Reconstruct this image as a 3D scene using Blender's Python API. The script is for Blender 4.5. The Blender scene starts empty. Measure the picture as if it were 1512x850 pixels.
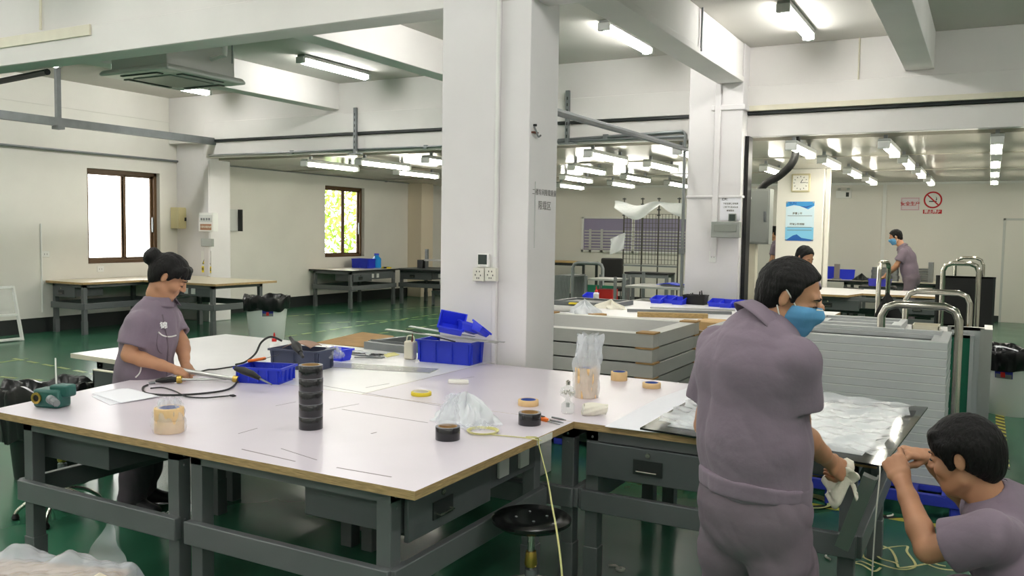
import bpy, math, random
import numpy as np
from mathutils import Vector, Matrix
random.seed(7)
rng = np.random.default_rng(7)
C = bpy.context.scene.collection
PI = math.pi
V = Vector

# ------------------------------------------------------------------ camera
F, PITCH, YAW, ROLL, CAMH = 1281.3, -.0645, -.5004, .01565, 1.6
_cy, _sy, _cp, _sp = math.cos(YAW), math.sin(YAW), math.cos(PITCH), math.sin(PITCH)
FW = V((_sy * _cp, _cy * _cp, _sp)); _rt = V((_cy, -_sy, 0)); _up = _rt.cross(FW)
RT = math.cos(ROLL) * _rt + math.sin(ROLL) * _up
UP = -math.sin(ROLL) * _rt + math.cos(ROLL) * _up
CAM = V((0, 0, CAMH))
cam = bpy.data.objects.new('camera', bpy.data.cameras.new('camera'))
C.objects.link(cam)
cam.matrix_world = Matrix(((RT.x, UP.x, -FW.x, 0), (RT.y, UP.y, -FW.y, 0), (RT.z, UP.z, -FW.z, CAMH), (0, 0, 0, 1)))
cam.data.sensor_width = 36; cam.data.lens = 36 * F / 1512; cam.data.clip_start = .05; cam.data.clip_end = 200
bpy.context.scene.camera = cam

def ray(x, y): return FW + RT * ((x - 756) / F) - UP * ((y - 425) / F)
def onz(x, y, z): d = ray(x, y); return CAM + d * ((z - CAMH) / d.z)
def onx(x, y, X): d = ray(x, y); return CAM + d * (X / d.x)
def ony(x, y, Y): d = ray(x, y); return CAM + d * (Y / d.y)
def atd(x, y, dep): return CAM + ray(x, y) * dep

# ------------------------------------------------------------------ materials
def lin(c):
    return tuple(((v / 255) / 12.92 if v / 255 <= .04045 else ((v / 255 + .055) / 1.055) ** 2.4) for v in c) + (1,)
MATS = {}
def mat(name, rgb, rough=.5, metal=0., spec=.5, var=0., vscale=8., bump=0., bscale=40., trans=0., alpha=1., emit=0., coat=0., ior=1.45, stretch=None, sheen=0., rvar=0.):
    m = bpy.data.materials.new(name); m.use_nodes = True
    nt = m.node_tree; N = nt.nodes; L = nt.links; b = N['Principled BSDF']
    c = lin(rgb)
    b.inputs['Base Color'].default_value = c
    b.inputs['Roughness'].default_value = rough; b.inputs['Metallic'].default_value = metal
    b.inputs['Specular IOR Level'].default_value = spec; b.inputs['IOR'].default_value = ior
    b.inputs['Transmission Weight'].default_value = trans; b.inputs['Alpha'].default_value = alpha
    b.inputs['Coat Weight'].default_value = coat
    b.inputs['Sheen Weight'].default_value = sheen
    if emit:
        b.inputs['Emission Color'].default_value = c; b.inputs['Emission Strength'].default_value = emit
    tc = None
    if var or bump or rvar:
        tc = N.new('ShaderNodeTexCoord'); mp = N.new('ShaderNodeMapping')
        L.new(tc.outputs['Object'], mp.inputs['Vector'])
        if stretch: mp.inputs['Scale'].default_value = stretch
    if var:
        n = N.new('ShaderNodeTexNoise'); n.inputs['Scale'].default_value = vscale; n.inputs['Detail'].default_value = 5
        L.new(mp.outputs['Vector'], n.inputs['Vector'])
        r = N.new('ShaderNodeValToRGB')
        r.color_ramp.elements[0].position = .3; r.color_ramp.elements[1].position = .7
        r.color_ramp.elements[0].color = tuple(max(0, v * (1 - var)) for v in c[:3]) + (1,)
        r.color_ramp.elements[1].color = tuple(min(1, v * (1 + var * .6)) for v in c[:3]) + (1,)
        L.new(n.outputs['Fac'], r.inputs['Fac']); L.new(r.outputs['Color'], b.inputs['Base Color'])
        m['vn'] = n.name
    if bump:
        n2 = N.new('ShaderNodeTexNoise'); n2.inputs['Scale'].default_value = bscale; n2.inputs['Detail'].default_value = 4
        L.new(mp.outputs['Vector'], n2.inputs['Vector'])
        bp = N.new('ShaderNodeBump'); bp.inputs['Strength'].default_value = bump; bp.inputs['Distance'].default_value = .01
        L.new(n2.outputs['Fac'], bp.inputs['Height']); L.new(bp.outputs['Normal'], b.inputs['Normal'])
    if rvar:
        n3 = N.new('ShaderNodeTexNoise'); n3.inputs['Scale'].default_value = 1.3; n3.inputs['Detail'].default_value = 4
        L.new(mp.outputs['Vector'], n3.inputs['Vector'])
        mr = N.new('ShaderNodeMapRange'); mr.inputs['To Min'].default_value = rough; mr.inputs['To Max'].default_value = rough + rvar
        L.new(n3.outputs['Fac'], mr.inputs['Value']); L.new(mr.outputs['Result'], b.inputs['Roughness'])
    MATS[name] = m
    return m

wallm = mat('white_wall_paint', (225, 222, 214), .75, var=.05, vscale=1.2, bump=.05, bscale=30)
beamm = mat('white_beam_paint', (230, 227, 224), .75, var=.05, vscale=1.5, bump=.06, bscale=25)
colm = mat('white_column_paint', (228, 225, 225), .7, var=.04, vscale=2, bump=.05, bscale=30)
slabm = mat('ceiling_paint', (202, 199, 192), .85, var=.05, vscale=1)
panelm = mat('glossy_panel', (166, 162, 150), .16, var=.03, vscale=.8, spec=.1)
wpanelm = mat('wall_panel', (230, 227, 219), .35, var=.03, vscale=.8)
creamm = mat('cream_trim', (222, 216, 196), .5, var=.05)
skirtm = mat('dark_skirting', (38, 42, 42), .4)
floorm = mat('green_epoxy', (50, 106, 80), .16, var=.12, vscale=.7, rvar=.12, spec=.55)
yellowm = mat('yellow_floor_paint', (196, 190, 70), .35, var=.2, vscale=14)
blackm = mat('black_paint', (24, 24, 25), .45)
benchm = mat('grey_bench_paint', (102, 106, 107), .42, var=.06, vscale=6, metal=.1)
benchd = mat('dark_drawer_steel', (86, 91, 92), .45, var=.05, metal=.1)
plym = mat('plywood_edge', (178, 150, 106), .7, var=.35, vscale=20, stretch=(1, 1, 14))
alum = mat('aluminium', (190, 190, 188), .35, metal=.85, var=.06)
framem = mat('frame_grey_coat', (188, 189, 184), .42, metal=.15, var=.04)
framew = mat('frame_light_coat', (196, 199, 200), .4, metal=.15, var=.03)
chrome = mat('polished_steel', (200, 196, 186), .16, metal=1.)
galv = mat('galvanised_steel', (132, 136, 138), .45, metal=.6, var=.1)
bluem = mat('blue_plastic', (38, 58, 196), .35, var=.05)
bluebm = mat('bright_blue_plastic', (44, 62, 226), .35)
palletm = mat('blue_pallet_plastic', (48, 60, 176), .5)
whitem = mat('white_plastic', (232, 232, 228), .4)
offm = mat('white_foam', (240, 238, 230), .8, bump=.1, bscale=60)
paperm = mat('paper', (240, 240, 246), .7)
clothm = mat('white_cloth', (238, 233, 218), .9, bump=.3, bscale=50)
rubber = mat('black_rubber', (20, 20, 21), .5)
blackbag = mat('black_bag_film', (22, 22, 24), .28, bump=.4, bscale=14)
seatm = mat('black_stool_seat', (14, 14, 15), .22, bump=.03)
cablem = mat('black_cable', (26, 27, 29), .45)
tapeblk = mat('black_tape', (30, 30, 34), .22, coat=.4)
tapetop = mat('tape_edge_grey', (120, 120, 126), .4)
tapetan = mat('masking_tape', (226, 192, 140), .6, var=.08, vscale=30)
tapecore = mat('tape_core_blue', (70, 96, 170), .6)
cardm = mat('cardboard', (176, 140, 92), .85, var=.12, vscale=10)
woodm = mat('pale_wood', (186, 156, 104), .6, var=.25, vscale=9, stretch=(1, 12, 12))
greenbd = mat('green_board', (16, 104, 76), .5, var=.08)
darkglass = mat('black_glass', (20, 22, 24), .06, spec=.7)
brownf = mat('brown_window_frame', (92, 68, 42), .45, metal=.1)
red = mat('red_plastic', (200, 40, 36), .4)
orange = mat('orange_plastic', (236, 120, 40), .4)
yellowp = mat('yellow_plastic', (222, 200, 50), .4)
tealm = mat('green_tool_paint', (36, 92, 84), .4, var=.1)
brassm = mat('brass', (190, 160, 80), .3, metal=.9)
beigebox = mat('beige_enamel', (206, 196, 150), .4)
greybox = mat('grey_enamel', (150, 154, 148), .45)
lightgrey = mat('light_grey_enamel', (200, 202, 198), .4)
screenm = mat('dark_lcd', (60, 70, 66), .2)
inkm = mat('black_ink', (30, 30, 32), .7)
greyink = mat('grey_ink', (110, 108, 104), .8)
redink = mat('red_ink', (196, 36, 44), .6)
whiteink = mat('white_ink', (240, 240, 238), .6)
signyel = mat('sign_yellow', (240, 216, 30), .5)
binm = mat('white_bin_plastic', (232, 233, 230), .4)
binlab = mat('bin_label_blue', (48, 54, 150), .5)
ledm = mat('lit_tube', (255, 253, 249), .4, emit=1.)
ledm2 = mat('lit_tube_low', (255, 250, 236), .4, emit=1.)
lilactop = mat('laminate_top', (216, 208, 217), .3, var=.03, vscale=3)
beigetop = mat('beige_laminate', (214, 204, 180), .3, var=.05)
whitetop = mat('white_laminate', (236, 234, 234), .3, var=.02)
screenmesh = mat('dark_mesh_screen', (120, 121, 119), .5, var=.06, vscale=20)
straw = mat('yellow_strapping', (216, 212, 146), .45)
unif = mat('mauve_uniform', (128, 114, 128), .88, var=.07, vscale=7, bump=.25, bscale=26, sheen=.1)
unifd = mat('grey_trousers', (118, 106, 116), .9, var=.08, vscale=7, bump=.25, bscale=24)
skinm = mat('skin', (188, 138, 106), .5, var=.06, vscale=18)
hairm = mat('black_hair', (13, 11, 11), .55, spec=.3, bump=.8, bscale=110, stretch=(1, 1, .25))
maskm = mat('blue_mask', (96, 160, 206), .75, bump=.15, bscale=30)
shoem = mat('dark_shoe', (34, 34, 38), .6)
leafm = mat('foliage', (150, 184, 74), .7, var=.4, vscale=2)
leafm.node_tree.nodes['Principled BSDF'].inputs['Transmission Weight'].default_value = 0
def film(name, rgb, alpha, rough=.12):
    m = mat(name, rgb, rough, spec=.6, bump=.6, bscale=22)
    nt = m.node_tree; b = nt.nodes['Principled BSDF']; b.inputs['Alpha'].default_value = alpha
    return m
filmm = film('clear_film', (238, 240, 246), .34)
bagm = film('thin_bag_film', (236, 240, 248), .26)
milkm = film('milky_bag', (238, 242, 246), .72, .3)
glassm = mat('window_glass', (255, 255, 255), .02, trans=1., ior=1.03)
acrylic = film('clear_strip', (200, 202, 196), .5)

# striped green floor + walls get their own extra detail below

# ------------------------------------------------------------------ mesh builder
class MB:
    def __init__(s): s.v = []; s.f = []; s.mi = []; s.m = 0
    def add(s, vs, fs):
        o = len(s.v); s.v += [V(v) for v in vs]
        for f in fs: s.f.append([i + o for i in f]); s.mi.append(s.m)
        return s
    def bx(s, x0, x1, y0, y1, z0, z1, M=None):
        if x0 > x1: x0, x1 = x1, x0
        if y0 > y1: y0, y1 = y1, y0
        if z0 > z1: z0, z1 = z1, z0
        vs = [V((x, y, z)) for z in (z0, z1) for y in (y0, y1) for x in (x0, x1)]
        if M is not None: vs = [M @ v for v in vs]
        return s.add(vs, [(0, 2, 3, 1), (4, 5, 7, 6), (0, 1, 5, 4), (2, 6, 7, 3), (0, 4, 6, 2), (1, 3, 7, 5)])
    def bar(s, a, b, w, h, upv=(0, 0, 1)):
        a, b = V(a), V(b); d = (b - a).normalized(); u = V(upv)
        x = d.cross(u)
        if x.length < 1e-4: x = d.cross(V((0, 1, 0)))
        x.normalize(); z = x.cross(d)
        vs = [p + x * (i * w / 2) + z * (j * h / 2) for p in (a, b) for i, j in ((-1, -1), (1, -1), (1, 1), (-1, 1))]
        return s.add(vs, [(3, 2, 1, 0), (4, 5, 6, 7), (0, 1, 5, 4), (1, 2, 6, 5), (2, 3, 7, 6), (3, 0, 4, 7)])
    def tube(s, pts, r, n=8, smooth=0, caps=True):
        pts = [V(p) for p in pts]
        if smooth:
            out = []
            for i in range(len(pts) - 1):
                p0, p1, p2, p3 = pts[max(i - 1, 0)], pts[i], pts[i + 1], pts[min(i + 2, len(pts) - 1)]
                for k in range(smooth):
                    t = k / smooth
                    out.append(.5 * ((2 * p1) + (p2 - p0) * t + (2 * p0 - 5 * p1 + 4 * p2 - p3) * t * t + (3 * p1 - p0 - 3 * p2 + p3) * t ** 3))
            out.append(pts[-1]); pts = out
        rs = r if isinstance(r, (list, tuple)) else [r] * len(pts)
        if len(rs) != len(pts): rs = [rs[min(len(rs) - 1, int(i * len(rs) / len(pts)))] for i in range(len(pts))]
        vs = []; x = None
        for i, p in enumerate(pts):
            d = (pts[min(i + 1, len(pts) - 1)] - pts[max(i - 1, 0)])
            d = d.normalized() if d.length > 1e-9 else V((0, 0, 1))
            if x is None:
                x = d.cross(V((0, 0, 1)))
                if x.length < 1e-3: x = d.cross(V((0, 1, 0)))
            x = (x - d * x.dot(d)).normalized(); y = d.cross(x)
            vs += [p + (x * math.cos(a) + y * math.sin(a)) * rs[i] for a in (2 * PI * k / n for k in range(n))]
        fs = [(i * n + k, i * n + (k + 1) % n, (i + 1) * n + (k + 1) % n, (i + 1) * n + k) for i in range(len(pts) - 1) for k in range(n)]
        if caps: fs += [tuple(range(n))[::-1], tuple((len(pts) - 1) * n + k for k in range(n))]
        return s.add(vs, fs)
    def cyl(s, a, b, r0, r1=None, n=16): return s.tube([a, b], [r0, r0 if r1 is None else r1], n)
    def lathe(s, prof, c=(0, 0, 0), n=24, M=None, wob=None):
        vs = []; c = V(c)
        for r, z in prof:
            for k in range(n):
                a = 2 * PI * k / n
                v = V((r * math.cos(a), r * math.sin(a), z))
                if wob: v = V(wob(v, a))
                if M is not None: v = M @ v
                vs.append(c + v)
        m = len(prof)
        fs = [(i * n + k, i * n + (k + 1) % n, (i + 1) * n + (k + 1) % n, (i + 1) * n + k) for i in range(m - 1) for k in range(n)]
        if prof[0][0] > 1e-6 and prof[0] != prof[-1]: fs.append(tuple(range(n))[::-1])
        if prof[-1][0] > 1e-6 and prof[0] != prof[-1]: fs.append(tuple((m - 1) * n + k for k in range(n)))
        return s.add(vs, fs)
    def prism(s, poly, z0, z1, M=None):
        n = len(poly); vs = [V((p[0], p[1], z)) for z in (z0, z1) for p in poly]
        if M is not None: vs = [M @ v for v in vs]
        return s.add(vs, [tuple(range(n))[::-1], tuple(range(n, 2 * n))] + [(k, (k + 1) % n, n + (k + 1) % n, n + k) for k in range(n)])
    def grid(s, fn, nu, nv):
        vs = [V(fn(i / nu, j / nv)) for j in range(nv + 1) for i in range(nu + 1)]
        return s.add(vs, [(j * (nu + 1) + i, j * (nu + 1) + i + 1, (j + 1) * (nu + 1) + i + 1, (j + 1) * (nu + 1) + i) for j in range(nv) for i in range(nu)])
    def build(s, name, m, parent=None, bev=0., sm=True, world=False, solid=0., sub=0, ang=38):
        me = bpy.data.meshes.new(name)
        vs = s.v
        if world and parent is not None:
            I = WM[parent.name].inverted(); vs = [I @ v for v in vs]
        me.from_pydata([tuple(v) for v in vs], [], s.f)
        for q in (m if isinstance(m, (list, tuple)) else [m]): me.materials.append(q)
        me.polygons.foreach_set('material_index', s.mi)
        if sm:
            me.polygons.foreach_set('use_smooth', [True] * len(me.polygons))
            me.update(); me.set_sharp_from_angle(angle=math.radians(ang))
        me.validate(); me.update()
        o = bpy.data.objects.new(name, me); C.objects.link(o)
        if parent is not None: o.parent = parent
        if solid:
            q = o.modifiers.new('s', 'SOLIDIFY'); q.thickness = solid; q.offset = 0
        if sub:
            q = o.modifiers.new('u', 'SUBSURF'); q.levels = sub; q.render_levels = sub
        if bev:
            q = o.modifiers.new('b', 'BEVEL'); q.width = bev; q.segments = 2; q.limit_method = 'ANGLE'; q.angle_limit = .6
        return o

WM = {}
def thing(name, label, cat, loc=(0, 0, 0), rz=0., group=None, M=None):
    o = bpy.data.objects.new(name, None); C.objects.link(o); o.empty_display_size = .05
    m = M if M is not None else Matrix.Translation(V(loc)) @ Matrix.Rotation(rz, 4, 'Z')
    o.matrix_world = m; WM[o.name] = m.copy()
    o['label'] = label; o['category'] = cat
    if group: o['group'] = group
    return o
def tag(o, label, cat, group=None):
    o['label'] = label; o['category'] = cat
    if group: o['group'] = group
    return o
def struct(name, mb, m, parent=None, **k):
    o = mb.build(name, m, parent, **k)
    if parent is None: o['kind'] = 'structure'
    return o
def place(o, loc, rz=0., M=None):
    m = M if M is not None else Matrix.Translation(V(loc)) @ Matrix.Rotation(rz, 4, 'Z')
    o.matrix_world = m; WM[o.name] = m.copy(); return o
def dup(root, loc, rz=0., label=None, M=None):
    r = root.copy(); C.objects.link(r)
    for ch in list(root.children):
        c = ch.copy(); C.objects.link(c); c.parent = r
        for g in ch.children:
            d = g.copy(); C.objects.link(d); d.parent = c
    if label: r['label'] = label
    return place(r, loc, rz, M)
def at_base(name, mb, m, loc, label, cat, rz=0., group=None, **k):
    o = mb.build(name, m, **k); place(o, loc, rz); return tag(o, label, cat, group)
def ptsM(M, pts): return [M @ V(p) for p in pts]
def frameM(o, x, y, z):
    return Matrix(((x.x, y.x, z.x, o.x), (x.y, y.y, z.y, o.y), (x.z, y.z, z.z, o.z), (0, 0, 0, 1)))
def text(s, size, M, m, name, parent=None, ext=.0006, sx=1., bold=.022):
    cu = bpy.data.curves.new(name, 'FONT'); cu.body = s; cu.size = size; cu.extrude = ext; cu.offset = size * bold; cu.align_x = 'CENTER'; cu.align_y = 'CENTER'
    tmp = bpy.data.objects.new(name, cu); C.objects.link(tmp)
    dg = bpy.context.evaluated_depsgraph_get()
    me = bpy.data.meshes.new_from_object(tmp.evaluated_get(dg))
    bpy.data.objects.remove(tmp); bpy.data.curves.remove(cu)
    if len(me.vertices) == 0: print('NO GLYPHS', s)
    me.transform(M @ Matrix.Scale(sx, 4, V((1, 0, 0))))
    if parent is not None: me.transform(WM[parent.name].inverted())
    me.materials.clear(); me.materials.append(m)
    o = bpy.data.objects.new(name, me); C.objects.link(o)
    if parent is not None: o.parent = parent
    return o
def wallM(o, nrm):
    """frame for things on a wall: local x to the right seen from the front, y up, z out of the wall"""
    z = V(nrm).normalized(); y = V((0, 0, 1)); x = y.cross(z).normalized()
    return frameM(V(o), x, y, z)
EXPO, TUBE = 1.12, 24.0
# ------------------------------------------------------------------ the setting
WX, BY, ZC, ZL = -12.3, 19.3, 3.77, 2.73     # left wall, back wall, slab, low panel ceiling
EX, FY = 8.5, -4.5
FB = 10.25                                    # face of the far beam line
struct('floor', MB().bx(WX - .3, EX + .3, FY - .3, BY + .3, -.1, 0), floorm, sm=False)
# yellow / white line markings on the floor
ln = MB()
def dashes(p, q, w, on, off):
    p, q = V(p), V(q); d = q - p; L = d.length; d.normalize(); n = V((-d.y, d.x, 0)); t = 0
    while t < L:
        a = p + d * t; b = p + d * min(t + on, L); t += on + off
        ln.prism([(a - n * w / 2)[:2], (b - n * w / 2)[:2], (b + n * w / 2)[:2], (a + n * w / 2)[:2]], .0, .0015)
def px_dash(a, b, w=.05, on=.22, off=.12): dashes(onz(*a, 0), onz(*b, 0), w, on, off)
px_dash((0, 535), (40, 529)); px_dash((20, 529), (160, 556)); px_dash((0, 556), (70, 562)); px_dash((0, 588), (30, 582))
px_dash((400, 500), (655, 462)); px_dash((440, 478), (650, 470)); px_dash((560, 492), (655, 478)); px_dash((400, 468), (655, 452))
px_dash((430, 520), (655, 500))
struct('trim_1', ln, mat('pale_floor_line', (150, 160, 96), .35), sm=False)
# hazard tape: a black strip with yellow slanted patches
hz = MB(); hz.m = 0
def hazard(a, b, w=.06, n=9):
    p, q = onz(*a, 0), onz(*b, 0); d = q - p; L = d.length; d.normalize(); nn = V((-d.y, d.x, 0)); s = L / n
    for i in range(n):
        for k in (0, 1):
            hz.m = k; t0 = (i + k * .5) * s; t1 = t0 + s * .5; sl = .5 * w
            c = [p + d * (t0 - sl) - nn * w / 2, p + d * (t1 - sl) - nn * w / 2, p + d * (t1 + sl) + nn * w / 2, p + d * (t0 + sl) + nn * w / 2]
            hz.prism([v[:2] for v in c], 0, .0016)
hazard((930, 700), (1500, 795), .06, 13); hazard((900, 655), (1460, 742), .06, 13)
hazard((1483, 690), (1476, 612), .07, 14)
struct('trim_2', hz, [blackm, yellowm], sm=False)

# left wall with two window openings
wins = [(8.70, 10.05, 1.0, 2.49), (14.22, 15.54, 1.0, 2.52)]
w = MB(); ys = [FY] + [v for a in wins for v in a[:2]] + [BY]
for i in range(0, len(ys) - 1):
    if i % 2 == 0: w.bx(WX - .24, WX, ys[i], ys[i + 1], .22, ZC)
    else:
        a = wins[i // 2]; w.bx(WX - .24, WX, a[0], a[1], .22, a[2]); w.bx(WX - .24, WX, a[0], a[1], a[3], ZC)
w.bx(WX, WX + .015, FY, BY, 3.36, 3.40)
struct('wall_left', w, wallm, sm=False)
struct('baseboard_left', MB().bx(WX - .24, WX - .02, FY, BY, 0, .22), skirtm, sm=False)
struct('wall_back', MB().bx(WX, EX, BY, BY + .2, 0, ZC), wpanelm, sm=False)
struct('baseboard_back', MB().bx(WX, EX, BY - .015, BY, 0, .12), skirtm, sm=False)
struct('wall_right', MB().bx(EX, EX + .2, FY, BY, 0, ZC), wallm, sm=False)
struct('wall_front', MB().bx(WX, EX, FY - .2, FY, 0, ZC), wallm, sm=False)
c = MB().bx(WX - .24, EX + .2, FY - .2, BY + .2, ZC, ZC + .15)
struct('ceiling', c, slabm, sm=False)
# the lower glossy panel ceiling of the far rooms, in strips with seams
c = MB()
y = FB + .35
while y < BY:
    y1 = min(y + 1.18, BY); c.bx(WX, EX, y, y1 - .006, ZL, ZL + .05); y = y1
for sy in (12.95, 15.8): c.bx(WX, EX, sy - .012, sy + .012, ZL - .012, ZL)
struct('ceiling_panels', c, panelm, sm=False)

for i, a in enumerate(wins):
    y0, y1, z0, z1 = a; xo = WX - .13
    f = MB(); t = .055
    f.bx(xo - .05, xo + .05, y0, y1, z0, z0 + t); f.bx(xo - .05, xo + .05, y0, y1, z1 - t, z1)
    f.bx(xo - .05, xo + .05, y0, y0 + t, z0, z1); f.bx(xo - .05, xo + .05, y1 - t, y1, z0, z1)
    ym = (y0 + y1) / 2 + .06
    fo = struct('window_%d' % (i + 1), f, brownf, sm=False, bev=.004)
    for k, (ya, yb, dx) in enumerate(((y0 + t, ym + .03, .015), (ym - .03, y1 - t, -.015))):
        s = MB(); q = .036; x0, x1 = xo + dx - .013, xo + dx + .013
        s.bx(x0, x1, ya, yb, z0 + t, z0 + t + q); s.bx(x0, x1, ya, yb, z1 - t - q, z1 - t)
        s.bx(x0, x1, ya, ya + q, z0 + t, z1 - t); s.bx(x0, x1, yb - q, yb, z0 + t, z1 - t)
        so = s.build('window_sash', brownf, fo, sm=False)
        MB().bx(xo + dx - .002, xo + dx + .002, ya + q, yb - q, z0 + t + q, z1 - t - q).build('window_pane', glassm, fo, sm=False)
    MB().bx(xo + .02, xo + .045, y1 - t - .03, y1 - t - .012, 1.5, 1.75).build('window_handle', galv, fo, sm=False)

# columns (600 x 420) with trims
def column(n, x0, x1, y0, y1, z1=ZC):
    c = MB().bx(x0, x1, y0, y1, 0, z1)
    return struct('column_%d' % n, c, colm, bev=.012)
CX0, CX1 = -3.14, -2.51
c = MB().bx(CX0, -2.72, 4.76, 5.2, 0, ZC).bx(-2.72, CX1, 4.785, 5.18, 0, ZC)
c.bx(-2.745, -2.715, 4.752, 4.762, .76, ZC)
struct('column_1', c, colm, bev=.01)
c = MB().bx(CX0, CX1, 10.0, 10.45, 0, ZC)
c.bx(CX0 - .012, CX1 + .02, 9.985, 10.46, 2.03, 2.06).bx(CX0 + .27, CX1 + .03, 9.98, 10.46, 3.03, 3.09)
c.bx(-2.83, -2.76, 9.975, 10.0, 1.35, 3.77)
struct('column_2', c, colm, bev=.008)
struct('column_3', MB().bx(-3.19, -2.43, 15.2, 15.9, 0, ZL).bx(-2.41, -2.34, 15.25, 15.32, 0, ZL), wpanelm, bev=.01)
struct('column_4', MB().bx(WX, -11.5, 10.4, 10.85, 0, ZC).bx(-11.62, -11.5, 10.37, 10.4, 0, 3.1), colm, bev=.01)
struct('column_5', MB().bx(WX, -11.9, 17.2, 17.7, 0, ZL), mat('warm_paint', (228, 214, 192), .7), bev=.01)
struct('column_6', MB().bx(CX0, CX1, -.9, -.45, 0, ZC), colm, bev=.01)

# beams
b = MB().bx(WX, EX, 4.8, 5.02, 3.03, ZC)
b.bx(WX, EX, 4.775, 4.8, 3.03, 3.27)
struct('beam_1', b, beamm, bev=.006)
b = MB().bx(WX, EX, FB, FB + .35, 3.0, ZC)
b.bx(WX + .9, EX, FB - .05, FB, 3.03, 3.315).bx(WX + .9, EX, FB - .02, FB + .1, 2.74, 2.99)
struct('beam_2', b, beamm, bev=.006)
b = MB()
b.bx(CX1 - .1, EX, FB - .085, FB - .05, 3.03, 3.09)
struct('trim_3', b, creamm, bev=.004)
struct('beam_gap_shade', MB().bx(WX + .9, EX, FB - .056, FB + .0, 2.995, 3.028), skirtm, sm=False)  # solid dark strip standing in for the shade in the gap under the fascia
struct('beam_3', MB().bx(-2.78, CX1 - .012, 5.03, 9.99, 3.37, ZC).bx(-2.8, CX1 + .008, 5.03, 9.97, 3.33, 3.39), beamm, bev=.006)
struct('beam_4', MB().bx(-8.85, -8.6, 5.0, FB, 3.38, ZC), beamm, bev=.006)
struct('beam_5', MB().bx(-5.8, -5.55, 5.0, FB, 3.38, ZC), beamm, bev=.006)
struct('beam_6', MB().bx(-.86, -.58, 5.0, FB, 3.38, ZC), beamm, bev=.006)
struct('beam_7', MB().bx(WX, EX, -.8, -.55, 3.03, ZC), beamm, bev=.006)
# steel track of the roller shutter beside column 2 and the post under the cabinet
struct('trim_5', MB().bx(-2.5, -2.46, 10.12, 10.3, 0, 2.74), blackm, sm=False)
struct('trim_6', MB().bx(-2.66, -2.46, 10.62, 10.75, 0, 1.52), creamm, bev=.005)
struct('trim_7', MB().bx(-1.93, -1.86, BY - .03, BY, 0, ZL).bx(WX, EX, BY - .02, BY, ZL - .05, ZL), whitem, bev=.003)
# interior window with louvres in the back wall
wf = MB(); x0, x1, z0, z1 = -8.64, -6.0, 1.15, 1.99
for a in ((x0, x1, z0, z0 + .05), (x0, x1, z1 - .04, z1), (x0, x0 + .05, z0, z1), (x1 - .05, x1, z0, z1), ((x0 + x1) / 2 - .03, (x0 + x1) / 2 + .03, z0, z1)):
    wf.bx(a[0], a[1], BY - .04, BY - .0, a[2], a[3])
wo = struct('window_3', wf, whitem, sm=False)
MB().bx(x0 + .05, x1 - .05, BY - .012, BY - .002, z0 + .05, z1 - .04).build('window_pane', mat('violet_pane', (150, 142, 172), .15), wo, sm=False)
lv = MB()
for k in range(7): lv.bx(x0 + .08, x1 - .06, BY - .035, BY - .015, z0 + .07 + k * .07, z0 + .1 + k * .07)
lv.bx(x0 + .2, x0 + .26, BY - .04, BY - .03, z0, z0 + .55).bx(x0 + .5, x0 + .56, BY - .04, BY - .03, z0, z0 + .55)
lv.build('louvre', mat('louvre_metal', (196, 196, 196), .35, metal=.5), wo, sm=False)
# flush door at the far right of the back wall
d = MB().bx(.28, 1.35, BY - .03, BY - .0, .0, 1.97)
do = struct('door_1', d, wpanelm, bev=.004)
f = MB().bx(.24, .28, BY - .035, BY, 0, 2.01).bx(1.35, 1.39, BY - .035, BY, 0, 2.01).bx(.24, 1.39, BY - .035, BY, 1.97, 2.01)
f.build('door_frame', lightgrey, do, sm=False)
MB().bx(1.22, 1.28, BY - .06, BY - .03, .95, 1.05).build('door_handle', galv, do, sm=False)

# daylight outside
wd = bpy.data.worlds.new('World'); bpy.context.scene.world = wd; wd.use_nodes = True
wd.node_tree.nodes['Background'].inputs['Color'].default_value = (1, .985, .95, 1)
wd.node_tree.nodes['Background'].inputs['Strength'].default_value = 4.2
leaf = MB(); r_ = random.Random(3)
t = thing('leafy_tree', 'sunlit yellow green leafy tree outside the smaller far window', 'tree', (-15.6, 17.2, 0))
for k in range(2600):
    p = V((r_.gauss(0, .8), r_.gauss(0, 1.3), 1.7 + r_.gauss(0, .8)))
    if p.z < .3: continue
    a, b2 = V((r_.uniform(-1, 1), r_.uniform(-1, 1), r_.uniform(-1, 1))).normalized(), V((r_.uniform(-1, 1), r_.uniform(-1, 1), r_.uniform(-1, 1))).normalized()
    s = r_.uniform(.06, .15)
    leaf.add([p - a * s, p + b2 * s * .5, p + a * s, p - b2 * s * .5], [(0, 1, 2, 3)])
leaf.build('crown', leafm, t, sm=False)
MB().tube([(0, 0, 0), (.05, .1, 1), (0, .2, 2.4)], [.12, .09, .04], 10).build('trunk', woodm, t)
struct('ground', MB().bx(-30, WX - .3, -10, 30, -.2, -.1), mat('outside_ground', (150, 150, 130), .9), sm=False)

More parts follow.
